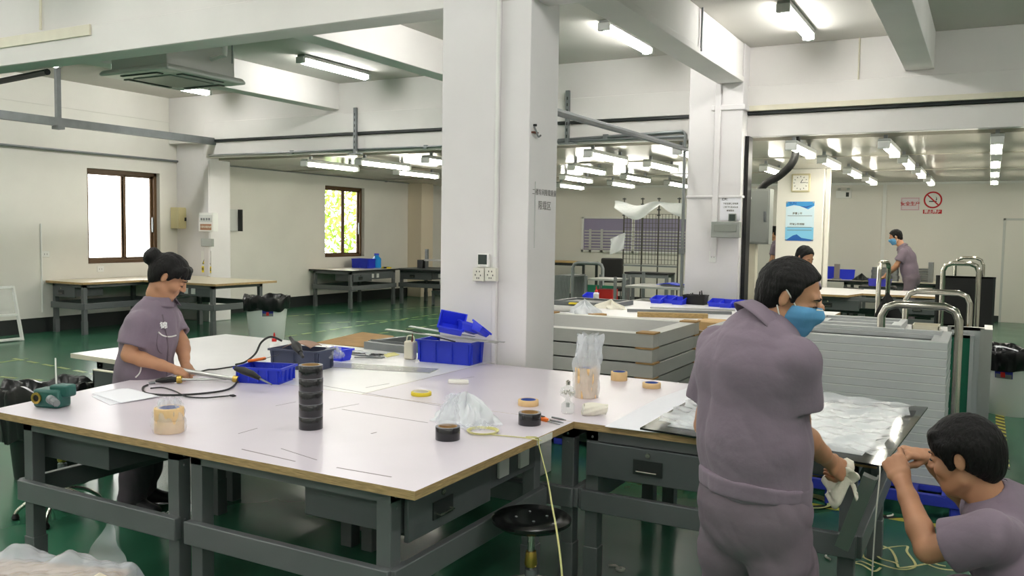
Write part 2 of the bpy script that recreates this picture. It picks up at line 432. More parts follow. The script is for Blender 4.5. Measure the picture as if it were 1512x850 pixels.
# ------------------------------------------------------------------ lamps
def make_lamp(L, z, drop, label, group, ledm=ledm, wide=.06, r=.04):
    """batten lamp running along y: housing, clear cover tube, end caps, brackets"""
    t = thing('ceiling_light', label, 'light', (0, 0, z), group=group)
    h = MB().bx(-wide, wide, -L / 2, L / 2, .03, .075)
    h.build('housing', greybox, t, bev=.006)
    tb = MB().tube([(0, -L / 2 + .03, 0), (0, L / 2 - .03, 0)], r, 10)
    o = tb.build('light_tube', ledm, t)
    for s in (-1, 1):
        MB().bx(-.062, .062, s * L / 2 - .025, s * L / 2 + .025, -.035, .045).build('end_cap', lightgrey, t, bev=.008)
        MB().bx(-.02, .02, s * (L / 2 - .15) - .015, s * (L / 2 - .15) + .015, .06, drop).build('bracket', galv, t, sm=False)
    return t
hi = [(-7.61, 8.99, 'lit tube light on the slab between two beams, left of the white column', 3.69),
      (-3.52, 8.95, 'lit tube light just right of the top of the near white column', 3.69),
      (-1.75, 8.97, 'lit tube light high over the roller shutter opening, right of the ceiling beam', 3.69),
      (-10.8, 9.1, 'lit tube light showing below the ceiling air conditioner', 3.69)]
hid = [(-10.8, 6.6), (-4.4, 7.0), (1.6, 8.2), (4.5, 8.2)] + [(x, y) for x in (-9.5, -7, -4.6, -1.4, 1.2, 4) for y in (-3.2, -1.7, 1.2, 3.2)]  # unseen lamps; the front-bay rows are added as fill from behind the camera
A0 = None
for i, (x, y, lb, z) in enumerate(hi + [(a, b, '', 3.69) for a, b in hid]):
    if not lb: lb = 'unseen added tube light on the slab outside the picture'
    if A0 is None: A0 = o = make_lamp(1.3, z, ZC - z, lb, 'tube lights on the high slab')
    else: o = dup(A0, (0, 0, 0), 0, lb)
    place(o, (x, y, z))
A0.location = (hi[0][0], hi[0][1], hi[0][3])
lo = [(-9.35, 10.95, 'tube light nearest the left pilaster under the low panel ceiling'),
      (-8.33, 11.0, 'tube light second from the left wall, front row, under the low ceiling'),
      (-9.1, 13.0, 'tube light in the second row, above the wall left of the white column'),
      (-7.12, 11.0, 'tube light half cut by the left edge of the white column, front row'),
      (-7.6, 13.1, 'tube light peeping out at the left edge of the white column, second row'),
      (-4.54, 10.9, 'tube light nearest in the opening right of the white column'),
      (-5.7, 12.9, 'tube light second nearest right beside the white column'),
      (-6.85, 15.0, 'tube light third row beside the white column, above the interior window'),
      (-8.05, 17.3, 'tube light furthest back beside the white column'),
      (-4.36, 12.6, 'tube light in the middle of the opening above the wire rack'),
      (-5.7, 15.1, 'tube light in front of the wire rack, third row'),
      (-6.7, 16.9, 'tube light low above the interior window, fourth row'),
      (-5.58, 17.1, 'tube light far back beside the square column with the meter box'),
      (-3.36, 10.9, 'tube light cut by the left side of the square column'),
      (-1.99, 10.75, 'tube light crossed by the black hose'),
      (-1.97, 12.7, 'tube light above and right of the wall clock'),
      (-1.94, 14.8, 'tube light above the emergency lamp, third of its row'),
      (-1.91, 16.8, 'tube light at the far end of the row beside the clock column'),
      (-1.04, 10.9, 'nearest tube light of the row leading to the no smoking sign'),
      (-1.02, 13.0, 'second tube light of the row leading to the no smoking sign'),
      (-.99, 15.0, 'third tube light of the row leading to the no smoking sign'),
      (-.97, 17.2, 'last tube light of the row, right above the no smoking sign'),
      (.035, 10.8, 'nearest tube light of the row at the right edge, seen end on'),
      (.04, 13.0, 'second tube light of the right edge row, seen end on'),
      (.045, 15.0, 'third tube light of the right edge row, seen end on'),
      (.05, 17.1, 'last tube light of the right edge row, seen end on'),
      (-3.0, 13.9, 'tube light reflected beside the grey cabinet, left of the clock')]
lo += [(x, y, 'tube light under the low ceiling outside the picture') for x in (2.2, 4.6) for y in (11, 15)]
B0 = None
for x, y, lb in lo:
    if B0 is None: B0 = o = make_lamp(1.25, 2.6, ZL - 2.6, lb, 'tube lights under the low panel ceiling', ledm2, .065, .03)
    else: o = dup(B0, (0, 0, 0), 0, lb)
    place(o, (x, y, 2.6))
place(B0, (lo[0][0], lo[0][1], 2.6))
# ------------------------------------------------------------------ work benches
TH = .763
scratchm = mat('scratch', (140, 130, 134), .8)
def bench(label, c, W, D, rz, drawers=(), sockets=(), h=.733, rails='fbls', railz=(.37, .46), group=None, cat='workbench'):
    """steel bench frame; local front is -y. drawers: (x0, x1); sockets: x positions on the front apron"""
    t = thing('workbench_frame', label, cat, (c[0], c[1], 0), rz, group)
    w, d, L = W / 2, D / 2, .06
    for sx in (-1, 1):
        for sy in (-1, 1):
            x, y = sx * (w - L / 2), sy * (d - L / 2)
            q = MB().bx(x - L / 2, x + L / 2, y - L / 2, y + L / 2, 0, h)
            q.bx(x - L / 2 - .004, x + L / 2 + .004, y - L / 2 - .004, y + L / 2 + .004, 0, .2)
            for zz in (.4, .44, .66, .7): q.cyl((x, y - sy * -(L / 2 - .002), zz), (x, y + sy * (L / 2 + .004), zz), .007, n=6)
            q.build('leg', benchm, t, bev=.003)
    q = MB()
    for y in (-d + .02, d - .02): q.bx(-w, w, y - .02, y + .02, h - .05, h)
    for x in (-w + .02, w - .02): q.bx(x - .02, x + .02, -d, d, h - .05, h)
    q.bx(-.02, .02, -d, d, h - .04, h)
    q.build('upper_frame', benchm, t, sm=False)
    z0, z1 = railz
    def rail(a, b):
        return MB().bar(a, b, .035, z1 - z0).build('lower_rail', benchm, t, bev=.004)
    zm = (z0 + z1) / 2
    if 'f' in rails: rail((-w - .01, -d - .012, zm), (w + .01, -d - .012, zm))
    if 'b' in rails: rail((-w - .01, d + .012, zm), (w + .01, d + .012, zm))
    if 'l' in rails: rail((-w - .012, -d - .01, zm), (-w - .012, d + .01, zm))
    if 's' in rails: rail((w + .012, -d - .01, zm), (w + .012, d + .01, zm))
    if 'm' in rails: rail((0, -d, zm), (0, d, zm))
    for x0, x1 in drawers:
        q = MB().bx(x0, x1, -d - .03, -d - .012, h - .2, h - .05)
        q.bx(x0 + .03, x1 - .03, -d - .012, -d + .46, h - .19, h - .055)
        dr = q.build('drawer', benchd, t, bev=.003)
        xm = x0 + (x1 - x0) * .38; zz = h - .13
        MB().bx(xm - .065, xm + .065, -d - .034, -d - .03, zz - .032, zz + .032).build('handle_recess', skirtm, dr, sm=False)
        MB().tube([(xm - .045, -d - .034, zz - .012), (xm - .045, -d - .05, zz - .014), (xm + .045, -d - .05, zz - .014), (xm + .045, -d - .034, zz - .012)], .004, 8).build('handle', chrome, dr)
        MB().cyl((xm, -d - .03, h - .075), (xm, -d - .037, h - .075), .011, n=12).build('lock', chrome, dr)
    for x in sockets:
        q = MB().bx(x - .04, x + .04, -d - .015, -d, h - .14, h - .055)
        so = q.build('power_socket', lightgrey, t, bev=.003)
    if sockets:
        MB().bx(-w + L, w - L, -d + .0, -d + .015, h - .17, h - .05).build('apron', benchd, t, sm=False)
    return t
def top(label, poly, z, th, m, edge, marks=(), cat='tabletop', group=None):
    q = MB().prism(poly, z - th, z)
    q.mi = [0 if i < 2 else 1 for i in range(len(q.f))]
    q.m = 2
    for a, b, wd_ in marks:
        p, r = onz(*a, z), onz(*b, z); d = (r - p).normalized(); n = V((-d.y, d.x, 0)) * wd_ / 2
        q.prism([(p - n)[:2], (r - n)[:2], (r + n)[:2], (p + n)[:2]], z + .0001, z + .0006)
    c = sum((V(p + (0,)) for p in map(tuple, poly)), V((0, 0, 0))) / len(poly)
    q.v = [v - V((c.x, c.y, z - th)) for v in q.v]
    o = q.build('tabletop', [m, edge, scratchm], sm=False)
    place(o, (c.x, c.y, z - th)); return tag(o, label, cat, group)
bench('grey steel bench frame at the left front, its drawer pointing left', (-3.25, 2.88), 1.12, 1.0, -PI / 2, [(-.12, .5)], rails='fls')
bench('grey steel bench frame under the near corner of the big table, drawer facing the stool', (-2.2, 2.88), 1.12, .96, PI / 2, [(-.5, .06)], (.2, .38), rails='fls')
bench('grey steel bench frame with a drawer behind the standing man', (-.965, 4.08), 1.13, 1.14, 0, [(-.55, .2)], rails='fbls')
bench('grey steel bench frame in the back row, left of the inner table corner', (-2.16, 4.08), 1.14, 1.14, 0, rails='fbls')
bod = bench('grey steel bench frame with an open drawer under the left end of the white boards', (-4.5, 4.2), 1.04, 1.2, 0, [], rails='fbls')
bench('grey steel bench frame in the back row under the blue crate', (-3.35, 4.15), 1.04, 1.1, 0, rails='fbls')
xa, xb = ony(137, 555, 3.36).x, ony(137, 555, 3.36).x + .34
q = MB().bx(xa, xb, 3.36, 3.38, .56, .725).bx(xa, xa + .012, 3.36, 3.7, .56, .72).bx(xb - .012, xb, 3.36, 3.7, .56, .72).bx(xa, xb, 3.36, 3.7, .56, .57).bx(xa, xb, 3.69, 3.7, .56, .72)
od = q.build('open_drawer', benchd, bod, world=True, sm=False)
MB().bx(xa - .001, xb + .001, 3.355, 3.385, .724, .73).build('drawer_lip', creamm, od, sm=False).matrix_parent_inverse = WM[bod.name].inverted()
marks = [((357, 663), (436, 681), .006), ((497, 690), (578, 704), .006), ((470, 568), (562, 584), .004), ((562, 584), (655, 600), .004),
         ((505, 604), (632, 624), .004), ((407, 599), (437, 593), .003), ((487, 604), (530, 596), .003), ((415, 662), (468, 679), .004),
         ((548, 640), (556, 638), .006), ((540, 572), (575, 566), .003), ((380, 632), (352, 640), .004)]
top('wide lilac white tabletop in the foreground, plywood edges, scratched', [(-1.58, 2.26), (-1.58, 3.478), (-4.13, 3.478), (-3.91, 2.26)], TH, .03, lilactop, plym, marks)
top('lilac white tabletop running right along the back row to the standing man', [(-2.765, 3.482), (-.33, 3.482), (-.33, 4.735), (-2.765, 4.735)], TH, .03, lilactop, plym, [((676, 560), (700, 556), .003)])
top('bright white boards laid as a tabletop left behind the woman', [(-5.23, 3.56), (-4.13, 3.52), (-4.13, 3.482), (-2.77, 3.482), (-2.77, 4.86), (-5.23, 4.88)], TH, .03, whitetop, creamm)

# benches along the left wall
g = 'benches by the windows'
bench('grey bench frame under the big window, end on at the left', (-11.86, 8.75), .72, 1.4, 0, [(-.3, .2)], group=g, h=.74)
bench('grey bench frame behind the woman, sockets on its front, over the white bin', (-10.66, 9.55), 1.4, 1.0, 0, [(-.66, .0)], (.15, .3), group=g, h=.74)
bench('grey bench frame under the small far window', (-11.7, 14.48), 1.5, .98, PI / 2, [(-.7, -.1)], (-.05, .12), group=g, h=.74)
bench('dark bench frame by the back wall beside the white column, sockets on the front', (-10.3, 15.95), 1.9, 1.0, 0.0, [(-.9, -.1)], (.1, .3), group=g, h=.74)
top('pale beige tabletop lit by the big window', [(-12.28, 7.98), (-11.42, 7.98), (-11.42, 9.0), (-9.85, 9.0), (-9.85, 10.25), (-11.45, 10.25), (-11.45, 10.35), (-12.28, 10.35)], .772, .032, beigetop, plym)
top('tabletop under the small far window with a dark front edge', [(-12.28, 13.7), (-11.15, 13.7), (-11.15, 15.28), (-12.28, 15.28)], .772, .032, beigetop, skirtm)
top('dark tabletop against the back wall left of the white column', [(-11.3, 15.3), (-9.3, 15.3), (-9.3, 16.5), (-11.3, 16.5)], .772, .032, benchd, skirtm)

# ------------------------------------------------------------------ stacks of screen frames
def frame_mesh(W, D, h, b, name, m, lip=None):
    """rectangular profile frame with a stepped inner ledge"""
    q = MB(); w, d = W / 2, D / 2
    for y0, y1 in ((-d, -d + b), (d - b, d)):
        q.bx(-w, w, y0, y1, 0, h)
    for x0, x1 in ((-w, -w + b), (w - b, w)): q.bx(x0, x1, -d + b, d - b, 0, h)
    s = b + .05
    q.bx(-w + b, w - b, -d + b, -d + s, 0, h * .55); q.bx(-w + b, w - b, d - s, d - b, 0, h * .55)
    q.bx(-w + b, -w + s, -d + s, d - s, 0, h * .55); q.bx(w - s, w - b, -d + s, d - s, 0, h * .55)
    if lip is not None:
        q.m = 1
        for a in ((-w - .0012, w + .0012, -d - .0015, -d), (-w - .0012, w + .0012, d, d + .0015), (-w - .0015, -w, -d, d), (w, w + .0015, -d, d)): q.bx(*a, h - .006, h - .0005)
    return q.build(name, [m, lip or m], sm=False, bev=.0025 if lip is None else .0)
ORD = ['top', 'second', 'third', 'fourth', 'fifth', 'sixth', 'seventh', 'eighth', 'ninth', 'tenth', 'eleventh', 'twelfth', 'thirteenth', 'fourteenth', 'fifteenth', 'sixteenth', 'seventeenth']
n, pz, p0 = 17, .0502, .148
f0 = None
for i in range(n):
    k = n - 1 - i
    lb = '%s grey metal frame of the tall stack on the blue pallet' % ORD[k] + ('' if k == 0 else ', counted from the top')
    if f0 is None: f0 = o = frame_mesh(1.42, .68, pz - .0022, .05, 'metal_casement', framew, mat('frame_edge_highlight', (226, 228, 226), .3, metal=.1))  # paler strip along each top edge imitates the highlight line there
    else: o = f0.copy(); C.objects.link(o)
    place(o, (-.89 + random.uniform(-.002, .002), 5.96 + random.uniform(-.002, .002), p0 + i * pz)); tag(o, lb, 'frame', 'frames stacked on the blue pallet')
n2, pz2 = 7, .108
g0 = None
for i in range(n2):
    k = n2 - 1 - i
    lb = '%s thick grey frame%s in the wide stack right of the white column' % (ORD[k], '' if k == 0 else ' from the top')
    t = thing('framed_screen', lb, 'frame', (-2.75 + random.uniform(-.006, .006), 6.4 + random.uniform(-.006, .006), .144 + i * pz2), 0, 'thick frames stacked behind the table')
    W, D = 1.4, 1.12
    if g0 is None:
        fr = frame_mesh(W, D, .097, .12, 'frame', framem); fr.parent = t
        sc_ = MB().bx(-W / 2 + .1, W / 2 - .1, -D / 2 + .1, D / 2 - .1, .086, .0955).build('screen', screenmesh, t, sm=False)
        pr = []
        for sx in (-1, 1):
            for sy in (-1, 1):
                x, y = sx * (W / 2 - .06), sy * (D / 2 - .06)
                pr.append(MB().bx(x - .068, x + .068, y - .066, y + .066, .097, .108).build('corner_protector', cardm, t, sm=False))
        g0 = (fr, sc_, pr)
    else:
        for q in [g0[0], g0[1]] + g0[2]:
            c_ = q.copy(); C.objects.link(c_); c_.parent = t
W, D = 1.4, 1.12
# pallets
def pallet(label, c, W, D, h=.146):
    t = thing('pallet', label, 'pallet', (c[0], c[1], 0))
    q = MB()
    nx, ny = 9, 5
    for i in range(nx + 1):
        x = -W / 2 + .02 + (W - .04) * i / nx; q.bx(x - .018, x + .018, -D / 2, D / 2, h - .035, h)
    for j in range(ny + 1):
        y = -D / 2 + .02 + (D - .04) * j / ny; q.bx(-W / 2, W / 2, y - .022, y + .022, h - .034, h - .001)
    q.bx(-W / 2, W / 2, -D / 2 - .004, -D / 2 + .02, h - .06, h); q.bx(-W / 2, W / 2, D / 2 - .02, D / 2 + .004, h - .06, h)
    q.bx(-W / 2 - .004, -W / 2 + .02, -D / 2, D / 2, h - .06, h); q.bx(W / 2 - .02, W / 2 + .004, -D / 2, D / 2, h - .06, h)
    q.build('deck', palletm, t, sm=False, bev=.003)
    for i in (-1, 0, 1):
        for j in (-1, 0, 1):
            x, y = i * (W / 2 - .08), j * (D / 2 - .07)
            MB().bx(x - .075, x + .075, y - .065, y + .065, 0, h - .03).build('foot', palletm, t, bev=.008)
    return t
pallet('bright blue slotted plastic pallet under the tall frame stack', (-.72, 5.95), 1.5, 1.1)
pallet('blue pallet under the wide frame stack behind the table', (-2.75, 6.4), 1.35, 1.1, .142)

# ------------------------------------------------------------------ table behind the stacks and its load
bench('steel frame of the wide white table behind the frame stacks', (-2.75, 8.3), 2.6, 2.2, 0, h=.77)
top('wide white table with blue bins along its far edge', [(-4.25, 7.12), (-1.35, 7.12), (-1.35, 9.8), (-4.25, 9.8)], .8, .03, whitetop, plym)
# trolleys
def trolley(label, c, rz, W, L, hz, dz, parts_m=chrome, r=.025, grp=None):
    t = thing('platform_trolley', label, 'trolley', (c[0], c[1], 0), rz, grp)
    q = MB().bx(-W / 2, W / 2, 0, L, dz - .03, dz); q.build('platform', galv, t, bev=.005)
    R = .09
    pts = [(-W / 2 + r, 0, dz - .02), (-W / 2 + r, -.01, hz - R), (-W / 2 + r + R * .3, -.01, hz - R * .3), (-W / 2 + r + R, -.01, hz), (W / 2 - r - R, -.01, hz), (W / 2 - r - R * .3, -.01, hz - R * .3), (W / 2 - r, -.01, hz - R), (W / 2 - r, 0, dz - .02)]
    MB().tube(pts, r, 14).build('push_handle', parts_m, t, ang=60)
    for sx in (-1, 1):
        for y in (.08, L - .08):
            x = sx * (W / 2 - .07)
            q = MB().cyl((x - .02, y, .05), (x + .02, y, .05), .05, n=18); q.build('caster', rubber, t, bev=.003)
            MB().bx(x - .026, x + .026, y - .03, y + .03, .085, dz - .03).build('caster_fork', galv, t, sm=False)
    return t
trolley('polished steel trolley handle right behind the tall frame stack', (-.39, 6.57), -.03, .54, .9, 1.14, .2, r=.027)
trolley('polished steel trolley handle, second behind the tall frame stack', (-.37, 8.5), -.03, .56, .75, 1.13, .2, r=.025)
trolley('tall steel trolley handle in front of the black board, right of the far man', (-.26, 11.2), .0, .42, .9, 1.32, .2, r=.028)
trolley('thin steel trolley frame furthest back at the black board', (-.2, 12.6), 0, .36, .7, 1.36, .3, r=.02)
trolley('single slanted bright tube of a trolley in front of the far man', (-1.12, 11.6), 1.35, .4, .6, 1.3, .2, r=.028)
# boards standing upright on the trolley
def slab(name, label, cat, x0, x1, y0, y1, z0, z1, m, rim=None):
    c = ((x0 + x1) / 2, (y0 + y1) / 2, z0); t = thing(name, label, cat, c)
    q = MB().bx(x0, x1, y0, y1, z0, z1); q.build('board', m, t, world=True, sm=False)
    if rim:
        q = MB(); b = .02; tx = x1 - x0 < y1 - y0
        if tx: q.bx(x0 - .006, x1 + .006, y0 - .004, y0 + b, z0, z1); q.bx(x0 - .006, x1 + .006, y1 - b, y1 + .004, z0, z1)
        else: q.bx(x0 - .004, x0 + b, y0 - .006, y1 + .006, z0, z1); q.bx(x1 - b, x1 + .004, y0 - .006, y1 + .006, z0, z1)
        q.bx(x0 - .006, x1 + .006, y0, y1, z0 - .002, z0 + b); q.bx(x0 - .006, x1 + .006, y0, y1, z1 - b, z1 + .003)
        q.build('edge_strip', rim, t, world=True, sm=False)
    return t
slab('green_board', 'green faced board standing on the trolley beside the tall frame stack', 'board', -.3, -.06, 6.80, 6.83, .203, .93, greenbd, framew)
slab('grey_sheet', 'light grey panel standing upright behind the green board', 'board', -.22, .0, 6.87, 6.91, .203, .98, framew, alum)
slab('rimmed_sheet', 'dark panel with bright metal edge standing right of the green board', 'board', .01, .05, 6.93, 7.3, .003, .965, skirtm, alum)
t = slab('black_board', 'large black board standing at the far right before the back wall', 'board', -.56, .1, 12.3, 12.35, .5, 1.13, blackm, skirtm)
for x in (-.5, .04): MB().bx(x - .02, x + .02, 12.28, 12.37, 0, .5).build('leg', galv, t, world=True, sm=False)
# low frame and boxes behind the tall stack
bench('grey table frame just behind the tall frame stack', (-.78, 7.95), 1.0, .76, 0, h=.8)
f1 = frame_mesh(.72, .66, .05, .05, 'metal_casement', framew); place(f1, (-.95, 8.02, .839)); tag(f1, 'single light grey frame lying behind the tall frame stack', 'frame')
top('white tabletop under the single frame behind the tall stack', [(-1.32, 7.5), (-.2, 7.5), (-.2, 8.4), (-1.32, 8.4)], .838, .03, whitetop, plym)
t = thing('tray', 'open cream tray beside the single frame, below the trolley handles', 'tray', (-.42, 7.95, .838))
q = MB(); q.bx(-.1, .1, -.13, .13, 0, .008)
for a in ((-.1, -.092, -.13, .13), (.092, .1, -.13, .13), (-.1, .1, -.13, -.122), (-.1, .1, .122, .13)): q.bx(*a, 0, .05)
q.build('tray_body', creamm, t, sm=False)
# right room tables
bench('dark bench frame under the nearer white table of the right room', (-1.3, 14.2), 2.2, 1.5, 0, [(-1, -.3), (.2, .9)], h=.73)
top('long white tabletop across the right room with a cut corner', [(-3.2, 13.3), (-1.75, 13.3), (-1.62, 13.9), (.05, 13.9), (.05, 15.1), (-3.2, 15.1)], .762, .03, whitetop, plym)
bench('bench frame with shelves along the back wall of the right room', (-1.6, 18.2), 1.6, 1.0, 0, [(-.5, .3)], h=.74)
top('grey tabletop at the back wall carrying stacked cores and blue bins', [(-2.75, 17.6), (-.7, 17.6), (-.7, 18.8), (-2.75, 18.8)], .772, .03, beigetop, skirtm)
UZ_ = V((0, 0, 1))
# ------------------------------------------------------------------ things on the big table
def T(x, y, z=TH): return onz(x, y, z)
def tape_master(name, R, r, h, mt, side, core, label, cat='tape'):
    t = thing(name, label, cat)
    q = MB(); q.lathe([(r, 0), (R - .001, 0), (R, .001), (R, h - .001), (R - .001, h), (r, h), (r, 0)], n=36)
    q.mi = [1 if abs((q.v[f[0]].z + q.v[f[1]].z + q.v[f[2]].z + q.v[f[3]].z) / 4 - h / 2) > h / 2 - .0006 else 0 for f in q.f]
    q.build('tape', [mt, side], t, ang=50)
    MB().lathe([(r - .003, .0), (r + .0003, .0), (r + .0003, h + .0005), (r - .003, h + .0005), (r - .003, 0)], n=32).build('core', core, t)
    return t
b0 = tape_master('tape_roll', .05, .038, .0535, tapeblk, tapetop, cardm, 'black tape roll at the bottom of the five roll tower')
p = T(459, 632)
place(b0, p); b0['group'] = 'tower of black tape rolls'
for k, nm in enumerate(('second black tape roll from the bottom of the five roll tower', 'middle black tape roll of the five roll tower', 'second black tape roll from the top of the five roll tower', 'topmost black tape roll of the five roll tower')):
    dup(b0, p + V((random.uniform(-.001, .001), 0, .054 * (k + 1))), k, nm)
o = dup(b0, T(661, 648), 0, 'black tape roll beside the white and green bag at the near table edge'); del o['group']
o = dup(b0, T(782, 626), 0, 'black tape roll beside the orange cutter'); del o['group']
m0 = tape_master('tape_roll', .05, .037, .028, tapetan, tapetan, tapecore, 'masking tape roll behind the black roll by the orange cutter')
place(m0, T(780, 598))
dup(m0, T(962, 572), 1, 'flat masking tape roll nearest the standing man')
m1 = tape_master('tape_roll', .047, .037, .05, tapetan, tapetan, tapecore, 'taller masking tape roll right of the wrapped tan tape tower'); place(m1, T(914, 561))
p = T(865, 586); d0 = tape_master('tape_roll', .058, .037, .038, tapetan, tapetan, tapecore, 'bottom tan roll of the film wrapped tower'); place(d0, p)
for k, nm in enumerate(('second tan roll from the bottom of the film wrapped tower', 'third tan roll from the bottom of the film wrapped tower', 'top tan roll of the film wrapped tower')): dup(d0, p + V((0, 0, .0382 * (k + 1))), k, nm)
def blob(name, label, cat, base, nu, nv, fn, m, **k):
    q = MB().grid(fn, nu, nv); q.v = [v - base for v in q.v]
    return at_base(name, q, m, base, label, cat, **k)
def bagfn(c, R, H, top, lean=(0, 0), amp=.012, seed=1, sq=0.):
    r_ = random.Random(seed); ph = [r_.uniform(0, 6.28) for _ in range(12)]
    def fn(u, v):
        a = u * 2 * PI; rr = R * (1 - v) + top * v
        rr *= 1 + .5 * math.sin(PI * v) * sq
        w = amp * (math.sin(5 * a + ph[0] + 7 * v) + .7 * math.sin(9 * a + ph[1] - 9 * v) + .6 * math.sin(14 * a + ph[2] + 15 * v)) * min(1, .25 + v)
        return c + V(((rr + w) * math.cos(a) + lean[0] * v * v, (rr + w) * math.sin(a) + lean[1] * v * v, .002 + H * v + .4 * w * v))
    return fn
blob('plastic_bag', 'clear film bag standing up around the tan tape tower', 'bag', p, 48, 26, bagfn(p, .062, .32, .05, (.015, .01), .011, 2, .25), film('tower_bag', (238, 241, 246), .4))
p = T(250, 637); d1 = tape_master('tape_roll', .058, .04, .05, tapetan, tapetan, tapecore, 'lower tan roll wrapped in film near the front edge'); place(d1, p)
dup(d1, p + V((0, 0, .0505)), .4, 'upper tan roll wrapped in film near the front edge')
blob('plastic_bag', 'thin clear bag around the two tan rolls near the front edge', 'bag', p, 48, 20, bagfn(p, .064, .135, .03, (.0, .0), .008, 5, .5), bagm)
# loose film flaring sideways from that bag
def flare(c, du, dv, amp, seed):
    r_ = random.Random(seed); ph = [r_.uniform(0, 6.28) for _ in range(8)]
    def fn(u, v):
        w = amp * (math.sin(9 * u + ph[0] + 4 * v) + math.sin(13 * v + ph[1] + 5 * u) + .6 * math.sin(23 * u - 17 * v + ph[2]) + .5 * math.sin(31 * v + 19 * u + ph[3]))
        return c + V(du) * (u - .5) + V(dv) * (v - .5) + V((.4 * w, -.3 * w, abs(w) + .002))
    return fn
c = T(661, 645) + V((0, 0, .0555))
blob('plastic_bag', 'crumpled clear film on top of the black roll beside the white bag', 'bag', c, 40, 20, bagfn(c, .05, .12, .012, (.02, .02), .007, 9), bagm)
c = T(700, 632); blob('plastic_film', 'flat crumpled clear film right of the black roll at the near edge', 'film', c, 30, 20, flare(c, (.14, .02, 0), (.02, .12, 0), .008, 4), bagm)
c = T(688, 622)
def wbag(u, v):
    a = u * 2 * PI; r = math.sin(v * PI * .5) if v < .99 else 1
    rr = .12 * (1 - v) ** .5 + .003
    w = 1 + .12 * math.sin(5 * a + 1) + .1 * math.sin(9 * a + 4 * v) + .08 * math.sin(17 * a - 9 * v)
    return c + V((rr * w * math.cos(a) * 1.15, rr * w * math.sin(a) * .9, .002 + .1 * v * (1 + .25 * math.sin(3 * a + 2) + .1 * math.sin(11 * a))))
t = thing('shopping_bag', 'crumpled white bag with green print behind the black tape roll', 'bag', c)
q = MB().grid(wbag, 60, 16); q.build('bag_film', milkm, t, world=True, ang=80)
q = MB().grid(lambda u, v: wbag(.08 + .22 * u, .45 + .4 * v) + V((.002, -.004, .004)), 12, 8); q.build('green_print', film('green_print_film', (150, 216, 190), .7, .4), t, world=True, ang=80)
# yellow tape, foam, strapping ring
y0 = tape_master('tape_roll', .052, .04, .018, yellowp, yellowp, creamm, 'flat yellow tape roll in the middle of the big table'); place(y0, T(622, 583))
q = MB().prism([(-.055, -.02), (.02, -.028), (.06, -.004), (.05, .024), (-.02, .022), (-.06, .012)], 0, .022)
at_base('foam_piece', q, offm, T(677, 566), 'small white foam piece lying in front of the blue crate', 'foam', .3, bev=.006)
def ribbon(name, label, cat, pts, w, m, smooth=6, th=.0015, parent=None, upv=(0, 0, 1)):
    pts = [V(p) for p in pts]; q = MB(); q.tube(pts, 1, 4, smooth)
    n = len(q.v) // 4; ctr = [sum((q.v[i * 4 + k] for k in range(4)), V((0, 0, 0))) / 4 for i in range(n)]
    b = MB(); vs = []
    for i, cpt in enumerate(ctr):
        d = (ctr[min(i + 1, n - 1)] - ctr[max(i - 1, 0)]).normalized(); x = d.cross(V(upv))
        x = x.normalized() if x.length > 1e-3 else V((1, 0, 0)); nn = x.cross(d)
        vs += [cpt + x * w / 2 + nn * th / 2, cpt - x * w / 2 + nn * th / 2, cpt - x * w / 2 - nn * th / 2, cpt + x * w / 2 - nn * th / 2]
    b.add(vs, [(i * 4 + k, i * 4 + (k + 1) % 4, i * 4 + 4 + (k + 1) % 4, i * 4 + 4 + k) for i in range(n - 1) for k in range(4)] + [(3, 2, 1, 0), (n * 4 - 4, n * 4 - 3, n * 4 - 2, n * 4 - 1)])
    b.v = [v - pts[0] for v in b.v]
    return at_base(name, b, m, pts[0], label, cat)
c = T(713, 638)
q = MB()
for k in range(3): q.lathe([(.056 + k * .003, .002 + k * .003), (.062 + k * .003, .002 + k * .003), (.062 + k * .003, .005 + k * .003), (.056 + k * .003, .005 + k * .003), (.056 + k * .003, .002 + k * .003)], n=40)
q.bar((.05, -.03, .004), (.2, .0, .003), .008, .002); q.bar((.2, .0, .003), (.28, -.01, .003), .006, .002)
at_base('strapping_coil', q, straw, c, 'coil of pale yellow strapping beside the clear film at the near edge', 'strap')
c = V((-1.571, 3.2, .742))
ribbon('strap_tail', 'pale strap hanging from the table edge down beside the stool', 'strap', [(-1.62, 3.1, .765), (-1.572, 3.11, .766), (-1.56, 3.1, .74), atd(808, 705, 3.22), atd(815, 745, 3.08), atd(823, 790, 2.98), atd(830, 850, 2.92), atd(834, 940, 2.88), V((-1.24, 2.55, .02))], .007, straw, upv=(0, 1, 0))
q = MB().bx(0, .002, -.07, .07, -.028, 0); at_base('tape_strip', q, offm, (-1.579, 3.19, .76), 'short white tape strip stuck on the plywood edge above the stool', 'tape')
# orange cutter with its blade and bits
t = thing('utility_knife', 'orange handled cutter with dark blade touching the black tape roll', 'knife', T(800, 620), -.5)
q = MB().prism([(-.04, -.012), (.02, -.014), (.045, -.008), (.05, .004), (.02, .014), (-.04, .012)], 0, .016); q.build('handle', orange, t, bev=.004)
MB().prism([(.045, -.006), (.12, -.004), (.135, .004), (.05, .005)], .005, .007).build('blade', galv, t, sm=False)
MB().bx(-.01, .015, -.006, .006, .016, .02).build('slider', blackm, t, sm=False)
for a, b, lb in (((815, 617), (836, 621), 'longer thin dark bit lying left of the glass bottle'), ((812, 621), (832, 625), 'shorter dark bit lying nearer the inner table corner')):
    q = MB(); a3, b3 = T(*a), T(*b); q.tube([V((0, 0, .004)), (b3 - a3) * .7 + V((0, 0, .004)), b3 - a3 + V((0, 0, .003))], [.004, .004, .0015], 8)
    at_base('drill_bit', q, galv, a3, lb, 'tool')
